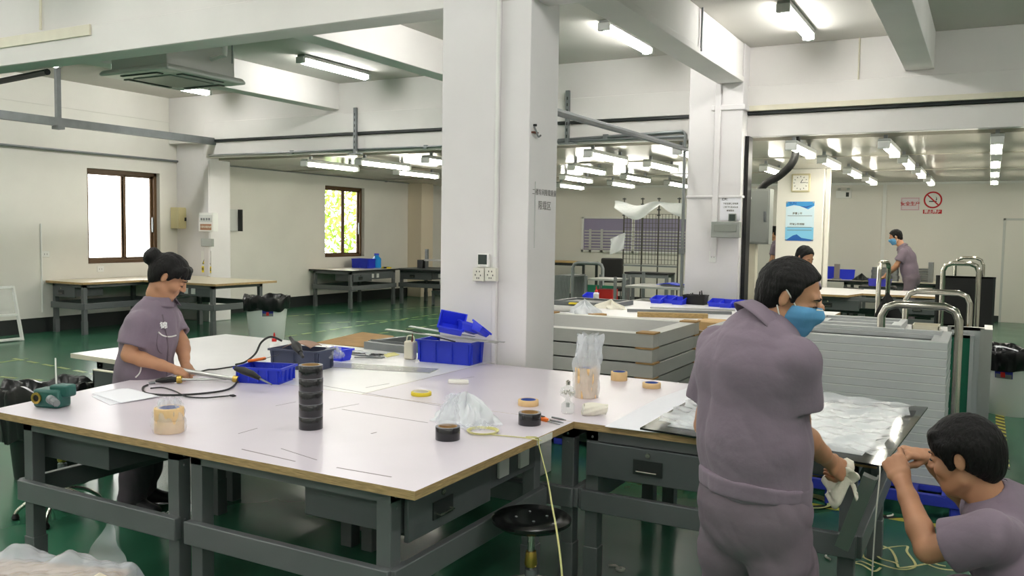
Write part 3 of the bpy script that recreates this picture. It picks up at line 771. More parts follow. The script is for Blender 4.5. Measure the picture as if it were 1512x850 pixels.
# glass bottle with beads
t = thing('glass_bottle', 'small clear bottle with silver beads and a chrome top', 'bottle', T(838, 610))
MB().lathe([(.0, .001), (.026, .001), (.03, .006), (.03, .045), (.012, .06), (.012, .07), (.036, .085), (.038, .1), (.03, .12), (.01, .13), (.009, .14)], n=28).build('glass', film('bottle_glass', (225, 228, 226), .3, .05), t)
q = MB()
for k in range(26):
    a = random.uniform(0, 6.28); r = random.uniform(.005, .028); z = .086 + random.uniform(.002, .03) * (1 - r / .05)
    q.lathe([(0, -.005), (.0035, -.0035), (.005, 0), (.0035, .0035), (0, .005)], (r * math.cos(a), r * math.sin(a), z), 8)
o = q.build('bead', chrome, t); o['kind'] = 'stuff'
MB().lathe([(.008, .03), (.009, .05), (.003, .052)], n=14).build('stopper', galv, t)
MB().lathe([(.01, .135), (.011, .15), (.004, .156), (.0, .157)], n=14).build('cap', chrome, t)
# cloth roll
t = thing('cloth_roll', 'small roll of white cloth lying before the white sheet', 'cloth', T(878, 613), .55)
q = MB().grid(lambda u, v: V((-.055 + .11 * v + .006 * math.sin(6 * u), (.026 + .004 * math.sin(7 * u * 6.28 + 9 * v)) * math.cos(u * 2 * PI) * (1 + .15 * math.sin(v * 5)), .028 + (.026 + .003 * math.sin(5 * u * 6.28)) * math.sin(u * 2 * PI) * (1 + .15 * math.sin(v * 5)))), 32, 10)
q.build('cloth', clothm, t, ang=80)
MB().tube([V((-.054, .022 * math.cos(a) * (1 - a / 16), .028 + .022 * math.sin(a) * (1 - a / 16))) for a in [k * .4 for k in range(36)]], .0028, 6).build('rolled_end', offm, t)
MB().cyl((.03, 0, .028), (.05, 0, .028), .022, .02, 14).build('inner_fold', clothm, t)
# white sheet and the black glass panel with its film
def poly_thing(name, label, cat, pts, z0, th, m, **k):
    c = sum(pts, V((0, 0, 0))) / len(pts); c.z = z0
    q = MB().prism([(v - c)[:2] for v in pts], 0, th); return at_base(name, q, m, c, label, cat, sm=False, **k)
poly_thing('paper_sheet', 'large white sheet lying left of and under the black glass panel', 'paper', [T(893, 630), T(972, 588), T(1018, 572), V((-.9, 4.6, TH)), V((-.6, 3.6, TH)), T(950, 637)], TH + .0006, .002, paperm)
gp = [T(945, 632, .772), T(1304, 688, .772), T(1370, 601, .772), T(1042, 577, .772)]
c = sum(gp, V((0, 0, 0))) / 4; c.z = TH + .003
t = thing('glass_sheet', 'black rimmed glass panel on the table before the standing man', 'panel', c)
MB().prism([v[:2] for v in gp], TH + .003, TH + .011).build('pane', darkglass, t, world=True, sm=False)
ins = [c + (v - c) * .82 for v in gp]
MB().prism([v[:2] for v in ins], TH + .011, TH + .0125).build('backing_sheet', mat('pale_backing', (214, 218, 220), .2), t, world=True, sm=False)
def crumple(u, v):
    a = gp[0].lerp(gp[1], .04 + .93 * u); b = gp[3].lerp(gp[2], .02 + .93 * u); p = a.lerp(b, .06 + .9 * v)
    h = .012 * (math.sin(17 * u + 6 * v) + math.sin(23 * v - 7 * u + 1) + .8 * math.sin(41 * u - 30 * v) + .6 * math.sin(57 * v + 40 * u + 2)) + .008 * abs(math.sin(9 * u + 13 * v))
    e = min(u, 1 - u, v, 1 - v); edge = .05 * max(0, 1 - (1 - v) / .25) * (.5 + .5 * math.sin(11 * u + 1)) + .02 * max(0, 1 - e / .06)
    p.z = TH + .02 + h * .3 + edge * .45
    return p + V((.01 * math.sin(29 * v + 11 * u), .012 * math.sin(31 * u), 0))
c = crumple(.5, .5); c.z = TH + .014
blob('plastic_film', 'wide crumpled sheet of clear protective film over the black glass panel', 'film', c, 90, 60, crumple, film('panel_film', (240, 244, 248), .5, .1), ang=40)
q = MB(); a, b = V((-.335, 3.33, .74)), V((-.43, 3.40, .44)); q.bar(V((0, 0, 0)), b - a, .05, .028, (0, 1, 0)); q.bar(V((.024, 0, 0)), b - a + V((.024, 0, 0)), .006, .04, (0, 1, 0))
at_base('metal_profile', q, alum, a, 'slanted aluminium profile hanging below the table corner by the crouching man', 'profile', sm=False)
ribbon('peeled_strip', 'thin pale strip the crouching man peels from the panel corner', 'strap', [(-.31, 3.33, .785), (-.30, 3.29, .77), (-.305, 3.26, .6), (-.31, 3.28, .35), (-.30, 3.25, .12), (-.25, 3.2, .01)], .005, offm, upv=(0, 1, 0))

# green gearbox tool, papers, cables and the tool in the woman's hands
t = thing('gearbox_tool', 'green cast gearbox with a splined shaft at the left table edge', 'tool', T(82, 600), .25)
q = MB().prism([(-.085, -.045), (.04, -.05), (.055, -.03), (.055, .04), (-.06, .05), (-.085, .03)], 0, .085); q.build('housing', tealm, t, bev=.014)
MB().prism([(-.01, -.03), (.085, -.02), (.085, .04), (.0, .045)], .05, .105).build('cover', tealm, t, bev=.01)
q = MB(); Mx = Matrix.Translation((-.058, -.049, .045)) @ Matrix.Rotation(PI / 2, 4, 'X'); q.lathe([(.016, .0), (.026, .0), (.026, .006), (.016, .006), (.016, 0)], n=24, M=Mx); q.build('bore_ring', brassm, t)
MB().cyl((-.058, -.046, .045), (-.058, -.0475, .045), .016, n=20).build('bore', blackm, t)
q = MB()
q.tube([(.02, -.052, .045), (.05, -.07, .043), (.055, -.0725, .043), (.098, -.1, .04), (.1, -.101, .04)], [.02, .02, .015, .0145, .012], 20)
for k in range(9):
    a = k * 2 * PI / 9; off = V((.0, .0, .0)) + V((math.cos(a) * .5, math.cos(a) * .8, 0)) * .014 + V((0, 0, math.sin(a) * .014))
    q.bar(V((.058, -.074, .043)) + off, V((.096, -.099, .04)) + off, .004, .004)
q.build('splined_shaft', galv, t)
sh = [(135, 582), (189, 574.5), (236, 587), (178, 596)]
poly_thing('paper_sheet', 'lower sheet of the two papers beside the green gearbox', 'paper', [T(135, 585), T(186, 577), T(210, 588), T(162, 598)], TH + .0005, .0012, paperm)
ps = [T(*a) for a in sh]; c = sum(ps, V((0, 0, 0))) / 4; c.z = TH + .002
def pf(u, v):
    p = ps[0].lerp(ps[1], u).lerp(ps[3].lerp(ps[2], u), v); p.z = TH + .0035 + .006 * (1 - v) * abs(math.sin(u * 2.6)) + .004 * v * u; return p
blob('paper_sheet', 'upper printed sheet of the two papers beside the green gearbox', 'paper', c, 14, 10, pf, paperm, solid=.0008)
def cable(name, label, pts, r, m=None, smooth=8, cat='cable'):
    q = MB(); p0 = V(pts[0]); q.tube([V(p) - p0 for p in pts], r, 8, smooth); return at_base(name, q, m or cablem, p0, label, cat)
zc = TH + .006
cable('power_cable', 'black cable looping on the table before the woman', [T(218, 568, zc), T(211, 572, zc), T(216, 580, zc), T(250, 583, zc), T(300, 580.5, zc), T(335, 575, zc), T(349, 565, zc), T(350, 556, zc)], .005)
t = cable('power_cable', 'thinner black cable with a plug end crossing before the blue tray', [T(222, 573, zc), T(240, 572, zc), T(258, 577, zc), T(275, 585, zc), T(300, 587, zc), T(322, 585.5, zc), T(338, 584, zc)], .0035)
q = MB().tube([(0, 0, 0), (.02, .006, 0), (.034, .01, 0)], [.004, .007, .003], 10); at_base('cable_plug', q, blackm, T(338, 584, zc) + V((.004, 0, .002)), 'small black plug at the end of the thin cable', 'plug')
cable('power_cable', 'black cable behind the tool running to the blue tray', [T(285, 552, zc), T(305, 546, zc), T(318, 545, zc), T(338, 542, zc), T(352, 540, zc)], .0045)
t = thing('sealing_tool', 'black handled tool with brass knob lying below the woman’s hands'.replace('’', "'"), 'tool', T(256, 566), .7)
MB().tube([(-.09, -.005, .016), (-.06, 0, .018), (-.01, 0, .022), (.02, 0, .02)], [.006, .014, .017, .012], 12).build('handle', rubber, t)
q = MB().lathe([(.0, -.014), (.016, -.014), (.02, -.01), (.02, .01), (.016, .014), (0, .014)], (.03, -.0, .022), 18, Matrix.Rotation(PI / 2, 4, 'Y'), lambda v, a: v * (1 + .06 * math.cos(9 * a))); q.build('brass_knob', brassm, t)
MB().tube([(.04, 0, .02), (.2, .012, .018), (.27, .018, .016)], [.007, .006, .006], 10).build('rod', alum, t)
MB().tube([(-.09, -.01, .01), (-.12, -.02, .008)], [.008, .006], 8).build('clamp', galv, t)

# plastic crates and bins
def crate(name, label, cat, P, h, m, lip=.008, ribs=3, z=TH, taper=.012, front_low=0., rz=None, wd=None):
    """P: three base corners seen in the photo (near left, near right, far right)"""
    if rz is None:
        a, b, c = P; ex = (b - a); w = ex.length; ang = math.atan2(ex.y, ex.x); d = abs((c - b).dot(V((-math.sin(ang), math.cos(ang), 0))))
        ctr = (a + b) / 2 + V((-math.sin(ang), math.cos(ang), 0)) * d / 2; ctr.z = z
    else: ctr, ang, (w, d) = P, rz, wd
    t = thing(name, label, cat, ctr, ang)
    w2, d2, th = w / 2, d / 2, .004; q = MB()
    def ringpts(s, zz): return [V((-w2 - s, -d2 - s, zz)), V((w2 + s, -d2 - s, zz)), V((w2 + s, d2 + s, zz)), V((-w2 - s, d2 + s, zz))]
    rows = [ringpts(-taper, 0), ringpts(0, h), ringpts(lip, h), ringpts(lip, h - .012), ringpts(lip - .003, h - .012)]
    inn = [ringpts(-th, h), ringpts(-taper - th, .005)]
    if front_low:
        for rr in rows[1:] + inn[:1]:
            for k in (0, 1): rr[k].z -= front_low
    q.add([v for r in rows for v in r], [(i * 4 + k, i * 4 + (k + 1) % 4, i * 4 + 4 + (k + 1) % 4, i * 4 + 4 + k) for i in (0, 1, 2, 3) for k in range(4)] + [(3, 2, 1, 0)])
    q.add([v for r in inn for v in r], [(k, 4 + k, 4 + (k + 1) % 4, (k + 1) % 4) for k in range(4)] + [(4, 5, 6, 7)])
    q.add(rows[1] + inn[0], [(k, (k + 1) % 4, 4 + (k + 1) % 4, 4 + k) for k in range(4)])
    if ribs:
        for k in range(ribs + 1):
            x = -w2 + .02 + (w - .04) * k / ribs
            q.bx(x - .003, x + .003, -d2 - .004, -d2 + .01, .01, h - .012 - front_low); q.bx(x - .003, x + .003, d2 - .01, d2 + .004, .01, h - .012)
        for k in range(ribs):
            y = -d2 + .02 + (d - .04) * k / max(1, ribs - 1)
            q.bx(w2 - .01, w2 + .004, y - .003, y + .003, .01, h - .012 - front_low * .5); q.bx(-w2 - .004, -w2 + .01, y - .003, y + .003, .01, h - .012 - front_low * .5)
    q.build('shell', m, t, sm=False)
    return t, ctr, ang, w, d
crate('storage_crate', 'shallow blue tray with a black handled tool, beside the black tape tower', 'crate', [T(347, 565), T(414, 568.5), T(439, 560)], .088, bluem, ribs=4)
c = T(372, 552, TH + .09)
t = thing('grip_tool', 'black handled tool resting across the near blue tray', 'tool', c, .3)
MB().tube([(-.11, .03, .02), (-.06, .02, .012), (0, 0, 0), (.05, -.01, -.02)], [.012, .02, .018, .01], 12).build('grip', rubber, t)
MB().tube([(.05, -.01, -.02), (.12, -.02, -.045)], [.006, .004], 8).build('shank', galv, t)
_, cg, ag, wg, dg_ = crate('storage_crate', 'dark grey crate heaped with tools behind the blue tray', 'crate', [T(398, 543), T(468, 549), T(476, 541)], .12, mat('dark_grey_plastic', (70, 76, 98), .45), ribs=2)
t = thing('sandpaper_sheet', 'brown curved abrasive sheet on top of the grey crate', 'sheet', cg + V((0, 0, .11)), ag)
MB().grid(lambda u, v: V((-.1 + .2 * u, -.06 + .12 * v, .01 + .035 * math.sin(u * 2.8) + .01 * math.sin(v * 3))), 16, 8).build('sheet', mat('abrasive', (168, 138, 122), .95), t, solid=.003, ang=80)
cable('heat_gun_cable', 'dark cable arching from the heat gun over the grey crate', [T(348, 538, TH + .02), T(362, 534, TH + .03), T(377, 522, TH + .1), T(386, 505, TH + .18), T(400, 497, TH + .21), T(416, 503, TH + .19)], .006)
t = thing('heat_gun', 'black torch handle resting on the grey crate', 'tool', T(436, 514, TH + .16), -.55)
MB().tube([(-.1, 0, .05), (-.03, 0, .03), (.0, 0, .02), (.04, 0, .012), (.1, 0, -.012)], [.01, .013, .024, .026, .014], 14).build('grip', rubber, t)
MB().tube([(.1, 0, -.012), (.15, 0, -.03)], [.01, .008], 10).build('nozzle', blackm, t)
t = thing('paint_scraper', 'orange handled scraper leaning on the left of the grey crate', 'tool', T(383, 534, TH + .095), .2)
MB().bar((-.07, 0, .0), (.03, .01, .02), .03, .016).build('handle', orange, t, bev=.005)
MB().bar((.03, .01, .02), (.1, .02, .04), .05, .002).build('blade', blackm, t, sm=False)
t = thing('glue_bottle', 'white glue bottle with red nozzle behind the grey crate', 'bottle', T(405, 522))
MB().lathe([(.028, 0), (.03, .006), (.03, .07), (.014, .085), (.0, .086)], n=22).build('bottle_body', whitem, t)
MB().lathe([(.016, .082), (.016, .1), (.008, .108), (.006, .13), (.003, .142), (0, .143)], n=18).build('cap', red, t)
crate('storage_crate', 'small blue bin holding a clear bag behind the black tape tower', 'crate', [T(478, 531), T(504, 534), T(513, 530)], .075, bluebm, ribs=1)
c = T(495, 528, TH + .06); blob('plastic_bag', 'clear bag stuffed in the small blue bin', 'bag', c, 36, 14, bagfn(c, .05, .06, .02, (-.03, 0), .012, 12, .6), bagm)
for k in range(6):
    r_ = random.Random(40 + k); base = T(540 + r_.uniform(-8, 8), 524 + r_.uniform(-3, 3), TH + .004 + .003 * k)
    pts = [base + V((.14 * math.cos(a) * (1 + .2 * r_.uniform(-1, 1)), .06 * math.sin(a) * (1 + .3 * r_.uniform(-1, 1)), .004 * k)) for a in [r_.uniform(0, 6) + j * .9 for j in range(7)]]
    cable('lead_wire', ('thin grey lead in the tangle behind the clear strip', 'thin dark lead in the tangle behind the clear strip')[k % 2], pts, .0025, (galv, cablem, whitem)[k % 3], 6).__setitem__('group', 'tangle of thin leads')
poly_thing('sticky_note', 'pale yellow note near the leads behind the clear strip', 'note', [T(565, 523), T(582, 520.5), T(590, 524), T(571, 527.5)], TH + .0006, .003, mat('note_yellow', (232, 226, 150), .7))
poly_thing('acrylic_strip', 'long clear grey strip lying before the blue crate', 'strip', [T(476, 542), T(487, 535), T(648, 545), T(634, 551)], TH + .0006, .004, acrylic)
_, cb, ab, wb, db = crate('storage_crate', 'big blue crate against the white column, metal strips laid over it', 'crate', [T(615.5, 533.5), T(695, 540.5), T(723, 532)], .145, bluem, ribs=3)
zb = TH + .146
for k, (a, b, wd_, m) in enumerate((((570, 486), (735, 506), .05, alum), ((600, 492), (745, 507), .03, alum), ((600, 490), (672, 508), .012, blackm), ((605, 487), (700, 503), .04, framew))):
    q = MB(); p, r = atd(*a, 5.50) + UZ_ * (.008 * k), atd(*b, 5.36) + UZ_ * (.008 * k); q.bar(V((0, 0, 0)), r - p, wd_, .005)
    at_base('metal_strip', q, m, p, ('widest pale metal strip over the blue crate, longest to the left', 'narrow metal strip over the blue crate, longest to the right', 'thin black strip slanting across the pale strips', 'short broad pale strip on top of the strips')[k], 'strip', sm=False)
for k, (x, y, rx, ry, s, lb) in enumerate(((666, 486, .5, .2, .16, 'largest small blue bin, tipped up on the strips over the crate'), (691, 490, -.2, .3, .13, 'middle small blue bin tumbled on the strips over the crate'), (707, 492, .2, .5, .11, 'smallest blue bin at the right end of the strips'))):
    p = atd(x, y, 5.40 - .03 * k); t, *_ = crate('parts_bin', lb, 'bin', p, s * .55, bluebm, rz=.4 + k * .5, wd=(s, s * .8), ribs=0, front_low=s * .2, lip=.004)
    place(t, p, M=Matrix.Translation(p) @ Matrix.Rotation(.4 + k * .5, 4, 'Z') @ Matrix.Rotation(rx, 4, 'X') @ Matrix.Rotation(ry, 4, 'Y'))
t = thing('plastic_jar', 'cream plastic jug left of the big blue crate', 'jug', T(606, 530), .1)
MB().prism([(-.035, -.03), (.035, -.03), (.035, .03), (-.035, .03)], 0, .12).build('jug_body', creamm, t, bev=.01)
MB().tube([(-.03, 0, .11), (-.02, 0, .15), (.02, 0, .15), (.03, 0, .11)], .005, 8, 4).build('handle', creamm, t)
MB().cyl((.025, -.025, .12), (.032, -.03, .18), .006, .002, 8).build('brush', mat('dark_red', (120, 40, 36), .5), t)
q = MB(); a, b = T(541, 514), T(600, 521); q.bar(V((0, 0, .025)), b - a + V((0, 0, .025)), .05, .05); q.bar(V((0, .05, .025)), V((.05, .42, .025)), .05, .05); q.bar(V((0, .05, .05)), b - a + V((0, .05, .05)), .006, .02)
at_base('metal_profile', q, galv, a, 'short grey channel profile with a side arm left of the cream jug', 'profile', sm=False)
poly_thing('cardboard_sheet', 'brown cardboard sheet at the back edge of the boards', 'cardboard', [T(468, 506.3), T(552, 514.5), T(582, 497), T(535, 491)], TH + .0006, .006, cardm)
# ------------------------------------------------------------------ floor things near the table
def stool(label, c, h, seat_m, R=.155, nleg=5, rz=0.):
    t = thing('swivel_stool', label, 'stool', (c[0], c[1], 0), rz)
    MB().lathe([(0, h - .035), (R - .02, h - .035), (R, h - .02), (R, h - .008), (R - .012, h), (R * .5, h - .004), (0, h - .005)], n=40).build('seat', seat_m, t, ang=50)
    q = MB()
    for k in range(4):
        a = k * PI / 2 + .6; q.lathe([(.0, h - .003), (.006, h - .003), (.005, h - .0005), (0, h)], (.06 * math.cos(a), .06 * math.sin(a), 0), 10)
    q.build('screw', galv, t)
    MB().cyl((0, 0, h * .55), (0, 0, h - .03), .014, n=16).build('spindle', chrome, t)
    MB().lathe([(.022, h * .6), (.026, h * .62), (.022, h * .7), (.02, h * .72)], n=16).build('collar', brassm, t)
    MB().cyl((0, 0, .12), (0, 0, h * .58), .024, n=18).build('column_tube', galv, t)
    for k in range(nleg):
        a = 2 * PI * k / nleg; d = V((math.cos(a), math.sin(a), 0))
        lg = MB().tube([d * .02 + V((0, 0, .15)), d * .12 + V((0, 0, .12)), d * .21 + V((0, 0, .06)), d * .23 + V((0, 0, .03))], .011, 10, 3).build('leg', chrome, t)
        MB().lathe([(.018, 0), (.022, .012), (.012, .035), (0, .036)], d * .23, 14).build('foot', rubber, lg)
    MB().lathe([(.15 + .007 * math.cos(a), .2 + .007 * math.sin(a)) for a in [k * PI / 4 for k in range(9)]], n=36).build('foot_ring', chrome, t)
    return t
stool('black round swivel stool in front of the inner table corner', (-1.51, 2.95), .5, seatm)
p = onz(85, 772, 0); stool('swivel stool with chrome star legs under the left bench', (p.x - .1, p.y + .1), .5, seatm, rz=.3)
def bin_(label, c, r, h, body, bag, label_m=None, labdir=0., drape=.1, lid=False):
    t = thing('waste_bin', label, 'bin', (c[0], c[1], 0))
    MB().lathe([(0, 0), (r * .78, 0), (r * .8, .01), (r, h), (r + .012, h), (r + .012, h - .03), (r + .002, h - .03), (r * .97, h - .02), (r * .76, .02), (0, .02)], n=40).build('bin_body', body, t)
    rr = random.Random(int(r * 1000))
    def wob(v, a): return v + V((math.cos(a), math.sin(a), 0)) * (.006 * math.sin(11 * a + 20 * v.z) + .006 * math.sin(26 * a + 3 * math.sin(3 * a)) + .004 * math.sin(43 * a)) + V((0, 0, .02 * math.sin(4 * a) + .012 * math.sin(9 * a)))
    MB().lathe([(r + .012, h - drape), (r + .022, h - drape * .5), (r + .03, h), (r + .02, h + .03), (r * .9, h + .02), (r * .8, h - .06), (r * .5, h - .13), (0, h - .12)], n=80, wob=wob).build('liner', blackbag, t, ang=80)
    if label_m:
        q = MB(); n = 8; w = .16 / r
        vs = []
        for k in range(n + 1):
            a = labdir - w / 2 + w * k / n
            for z in (h * .6, h * .6 + .13):
                R_ = r * (.8 + .2 * z / h) + .003; vs.append(V((R_ * math.cos(a), R_ * math.sin(a), z)))
        q.add(vs, [(2 * k, 2 * k + 2, 2 * k + 3, 2 * k + 1) for k in range(n)])
        lo = q.build('sticker', label_m, t)
        def spot(u0, u1, z0, z1, m, nm):
            vs = []
            for k in range(n + 1):
                a = labdir - w / 2 + w * (u0 + (u1 - u0) * k / n)
                for z in (h * .6 + .13 * z0, h * .6 + .13 * z1):
                    R_ = r * (.8 + .2 * z / h) + .0045; vs.append(V((R_ * math.cos(a), R_ * math.sin(a), z)))
            MB().add(vs, [(2 * k, 2 * k + 2, 2 * k + 3, 2 * k + 1) for k in range(n)]).build(nm, m, lo)
        spot(.35, .6, .08, .45, red, 'sticker_motif'); spot(.05, .95, .0, .3, galv, 'sticker_ground'); spot(.2, .8, .62, .85, whiteink, 'sticker_letters')
    return t
p = onz(1487, 612, 0); bin_('white round bin with black liner at the far right, sticker on its front', (p.x + .03, p.y + .1), .26, .58, binm, blackbag, binlab, -1.9, .15)
q = MB().grid(lambda u, v: V((-.1 + .2 * u, -.07 + .14 * v, .02 * math.sin(3 * u + 1) + .012 * math.sin(5 * v))), 8, 6); at_base('paper_scrap', q, paperm, (p.x - .05, p.y + .02, .60), 'white printed paper scrap lying on the black liner of the far right bin', 'paper', .4, solid=.001)
bin_('pale bin with black liner under the window bench, blue sticker', tuple(onz(379, 503, 0) + V((0, .2, 0)))[:2], .3, .6, binm, blackbag, binlab, -.75, .16)
p = onz(84, 566, .6); bin_('black lined bin behind the green gearbox, left of the woman', (p.x - .09, p.y + .0), .25, .56, blackm, blackbag, None, 0, .3)
q = MB().cyl((0, 0, 0), (-.16, .1, .26), .005, n=8); at_base('white_rod', q, whitem, (p.x + .15, p.y - .1, .5), 'thin white rod sticking out of the black lined bin', 'rod')
# wrapped bundle at bottom left
c = onz(25, 850, .40)
t = thing('wrapped_bundle', 'stack of film wrapped panels on the floor at the bottom left', 'bundle', (c.x, c.y, 0), .35)
for k in range(6):
    MB().bx(-.3, .3, -.2 + .01 * (k % 2), .2, .01 + .062 * k, .058 * (k + 1) + .004 * k).build('panel', (framew, cardm)[k % 2], t, bev=.004)
def wrapf(u, v):
    x, y = -.34 + .68 * u, -.24 + .48 * v
    h = .012 * abs(math.sin(9 * u + 4 * v + 1)) + .009 * abs(math.sin(15 * v - 6 * u)) + .006 * abs(math.sin(27 * u + 19 * v)) + .004 * abs(math.sin(51 * v - 33 * u + 2))
    h += .045 * math.exp(-((u - .3) ** 2 / .012 + (v - .85) ** 2 / .02)) + .05 * math.exp(-((u - .62) ** 2 / .006 + (v - .8) ** 2 / .02))
    e = min(u, 1 - u, v, 1 - v)
    return V((x, y, .372 + h - .1 * max(0, 1 - e / .07) ** 2))
MB().grid(lambda u, v: V((.12 + .2 * v * .5 + .16 * u * (1 - v), .17 + .03 * u + .01 * math.sin(9 * v), .385 + .15 * v + .01 * math.sin(6 * u))), 10, 10).build('upright_flap', bagm, t, ang=40)
MB().grid(wrapf, 80, 60).build('wrapping_film', film('wrap_film', (226, 230, 238), .42, .15), t, ang=50)
def wraps(u, v):
    a = u * 2 * PI; x = .33 * max(-1, min(1, 1.3 * math.cos(a))); y = .23 * max(-1, min(1, 1.3 * math.sin(a)))
    w = .01 * (math.sin(30 * u * 3 + 9 * v) + math.sin(50 * u * 2 - 14 * v))
    return V((x * (1 + w), y * (1 + w), .02 + .36 * v))
MB().grid(wraps, 90, 10).build('side_film', bagm, t, ang=25)
MB().prism([(-.05, -.05), (.05, -.045), (.04, .06), (-.05, .05)], .0, .05, Matrix.Translation((.31, -.02, .36)) @ Matrix.Rotation(.5, 4, 'Y')).build('foam_corner', creamm, t, bev=.008)
# loose strapping on the floor
def tangle(label, cx, cy, R, n, seed, m=straw, flat=.4):
    r_ = random.Random(seed); c = onz(cx, cy, 0); pts = []
    for k in range(n):
        a = k * .85 + r_.uniform(-.3, .3); rr = R * r_.uniform(.35, 1.)
        pts.append(c + V((rr * math.cos(a) + .012 * k - .006 * n, rr * math.sin(a), .006 + abs(R * flat * math.sin(a * .7 + seed)) * r_.uniform(.3, 1))))
    ribbon('strapping_tangle', label, 'strap', pts, .012, m, 6)
tangle('tangled pale yellow strapping on the floor below the crouching man’s arm'.replace('’', "'"), 1320, 832, .16, 16, 3)
tangle('loose strapping curl on the floor right by the table leg', 1275, 838, .1, 8, 8)
tangle('strapping curl on the floor close to the crouching man', 1385, 838, .1, 9, 6)
c = onz(1190, 742, 0); q = MB()
for k in range(4): q.lathe([(.12 + .008 * k, .004 + .004 * k), (.128 + .008 * k, .004 + .004 * k), (.128 + .008 * k, .007 + .004 * k), (.12 + .008 * k, .007 + .004 * k), (.12 + .008 * k, .004 + .004 * k)], n=36)
at_base('strapping_coil', q, straw, c, 'coil of pale strapping on the floor below the rag', 'strap')
for i, (x, y) in enumerate(((907, 838), (1212, 811), (1222, 824), (840, 735), (1315, 762))):
    r_ = random.Random(i); q = MB().tube([(-.03, 0, .006), (0, .01, .009), (.03, -.008, .006)], .005, 6, 3)
    if i == 0: q.lathe([(.008, 0), (.022, 0), (.024, .008), (.008, .01), (.008, 0)], (.035, -.01, 0), 16)
    at_base('plastic_scrap', q, offm, onz(x, y, 0), ('white plastic scrap on the floor in front of the bench with the wide drawer', 'white scrap on the floor left of the right table leg', 'tiny white sliver on the floor near the right table leg', 'scrap on the floor behind the stool', 'tiny scrap on the floor beside the hanging profile')[i], 'scrap', i * 1.1)
# plywood offcuts under the inner corner
for k in range(3):
    q = MB().bx(-.3, .3, -.2, .2, 0, .03); at_base('plywood_offcut', q, woodm, (-1.9, 5.15 + .02 * k, .30 + .034 * k) if False else (-1.92 + .03 * k, 5.45, .0 + .032 * k), ('lowest', 'middle', 'uppermost')[k] + ' plywood offcut on the floor behind the back bench', 'board', sm=False)
# tripod-like sign at the left picture edge
t = thing('floor_stand', 'white framed stand at the left picture edge before the wall', 'stand', (-11.62, 6.9, 0), 1.57)
q = MB()
for a, b in (((-.3, 0, 0), (-.24, .1, .75)), ((.3, 0, 0), (.24, .1, .75)), ((-.3, 0, .03), (.3, 0, .03)), ((-.27, .05, .36), (.27, .05, .36)), ((-.24, .1, .74), (.24, .1, .74))): q.bar(a, b, .045, .03)
q.build('stand_frame', whitem, t, sm=False)
MB().bar((0, .055, .38), (0, .1, .72), .5, .006, (0, 1, 0)).build('acrylic_sheet', acrylic, t, sm=False)
for s in (-1, 1): MB().bar((s * .28, 0, .0), (s * .28, .28, .0), .03, .02).build('foot', whitem, t, sm=False)

# ------------------------------------------------------------------ fittings on walls, columns and beams
def conduit(name, label, pts, r, m=galv, clips=(), cat='conduit', n=8, parent=None):
    p0 = V(pts[0]); t = thing(name, label, cat, p0)
    MB().tube([V(p) - p0 for p in pts], r, n).build('pipe', m, t)
    for c_ in clips: MB().bx(-r * 1.6, r * 1.6, -.02, .02, -r * 1.6, r * 1.6, Matrix.Translation(V(c_) - p0)).build('clip', m, t, sm=False)
    return t
# big grey cable tray and its hangers (left bay)
a, b = onx(0, 170, -11.2), onx(338, 211, -11.2); z = (a.z + b.z) / 2
t = thing('cable_tray', 'thick grey cable tray crossing high along the windowed wall', 'tray', (-11.2, 5, z))
q = MB().bx(-.04, .04, -2.5, b.y - 5, -.055, .055); q.build('trough', galv, t, world=False, sm=False)
for yy in (-.8, .9): MB().bx(-.043, .043, yy - .02, yy + .02, -.056, .056).build('joint_band', brassm, t, sm=False)
hg = onx(86, 180, -11.2).y - 5
MB().bx(-.03, .03, hg - .03, hg + .03, -.09, ZC - z).build('hanger', galv, t, sm=False)
MB().bx(-.07, .07, hg - .05, hg + .05, -.1, -.056).build('hanger_plate', galv, t, sm=False)
zz = onx(0, 213, WX + .03).z
conduit('wall_conduit', 'thin grey conduit along the windowed wall above the window', [(WX + .03, 4, zz), (WX + .03, 10.4, zz)], .018, clips=[(WX + .02, 7, zz)])
zz = onx(500, 260, WX + .03).z
conduit('wall_conduit', 'thin conduit along the far part of the window wall below the panel ceiling', [(WX + .03, 10.86, zz), (WX + .03, 17.2, zz)], .018, clips=[(WX + .02, 16.3, zz)])
p = ony(525, 200, FB - .08)
t = thing('strut_hanger', 'vertical slotted strut hanging on the beam left of the white column', 'strut', (p.x, FB - .085, 2.72))
MB().bx(-.025, .025, -.02, .02, .0, .66).build('channel', galv, t, sm=False)
for k in range(7): MB().bx(-.007, .007, -.022, -.02, .06 + .08 * k, .1 + .08 * k).build('slot', skirtm, t, sm=False)
MB().bx(-.12, .12, -.03, .03, -.02, .0).build('foot_plate', galv, t, sm=False)
p = ony(838, 190, FB - .08); t = dup(t, (p.x, FB - .085, 2.75), 0, 'vertical slotted strut on the beam just right of the white column')
zz = ony(500, 222, FB - .03).z
conduit('beam_conduit', 'steel conduit along the lower beam left of the white column', [(-11.3, FB - .045, zz), (CX0 - .1, FB - .045, zz)], .016, clips=[(-9.5, FB - .04, zz), (-7, FB - .04, zz)])
a, b = ony(824, 207, FB - .04), ony(1008, 194, FB - .04)
conduit('beam_conduit', 'steel pipe along the beam that turns down left of the square column', [a, b, b + V((.03, 0, -.03)), V((b.x + .04, b.y, .83))], .02, clips=[a.lerp(b, .4), V((b.x + .03, b.y, 1.4))])
a = atd(816, 163.5, 6.25)
conduit('sprinkler_pipe', 'slanting steel pipe from the white column to the square column', [a + (a - onx(1014, 220.5, -3.25)) * ((a.y - 5.215) / (onx(1014, 220.5, -3.25).y - a.y)), onx(1014, 220.5, -3.25)], .03, clips=[])
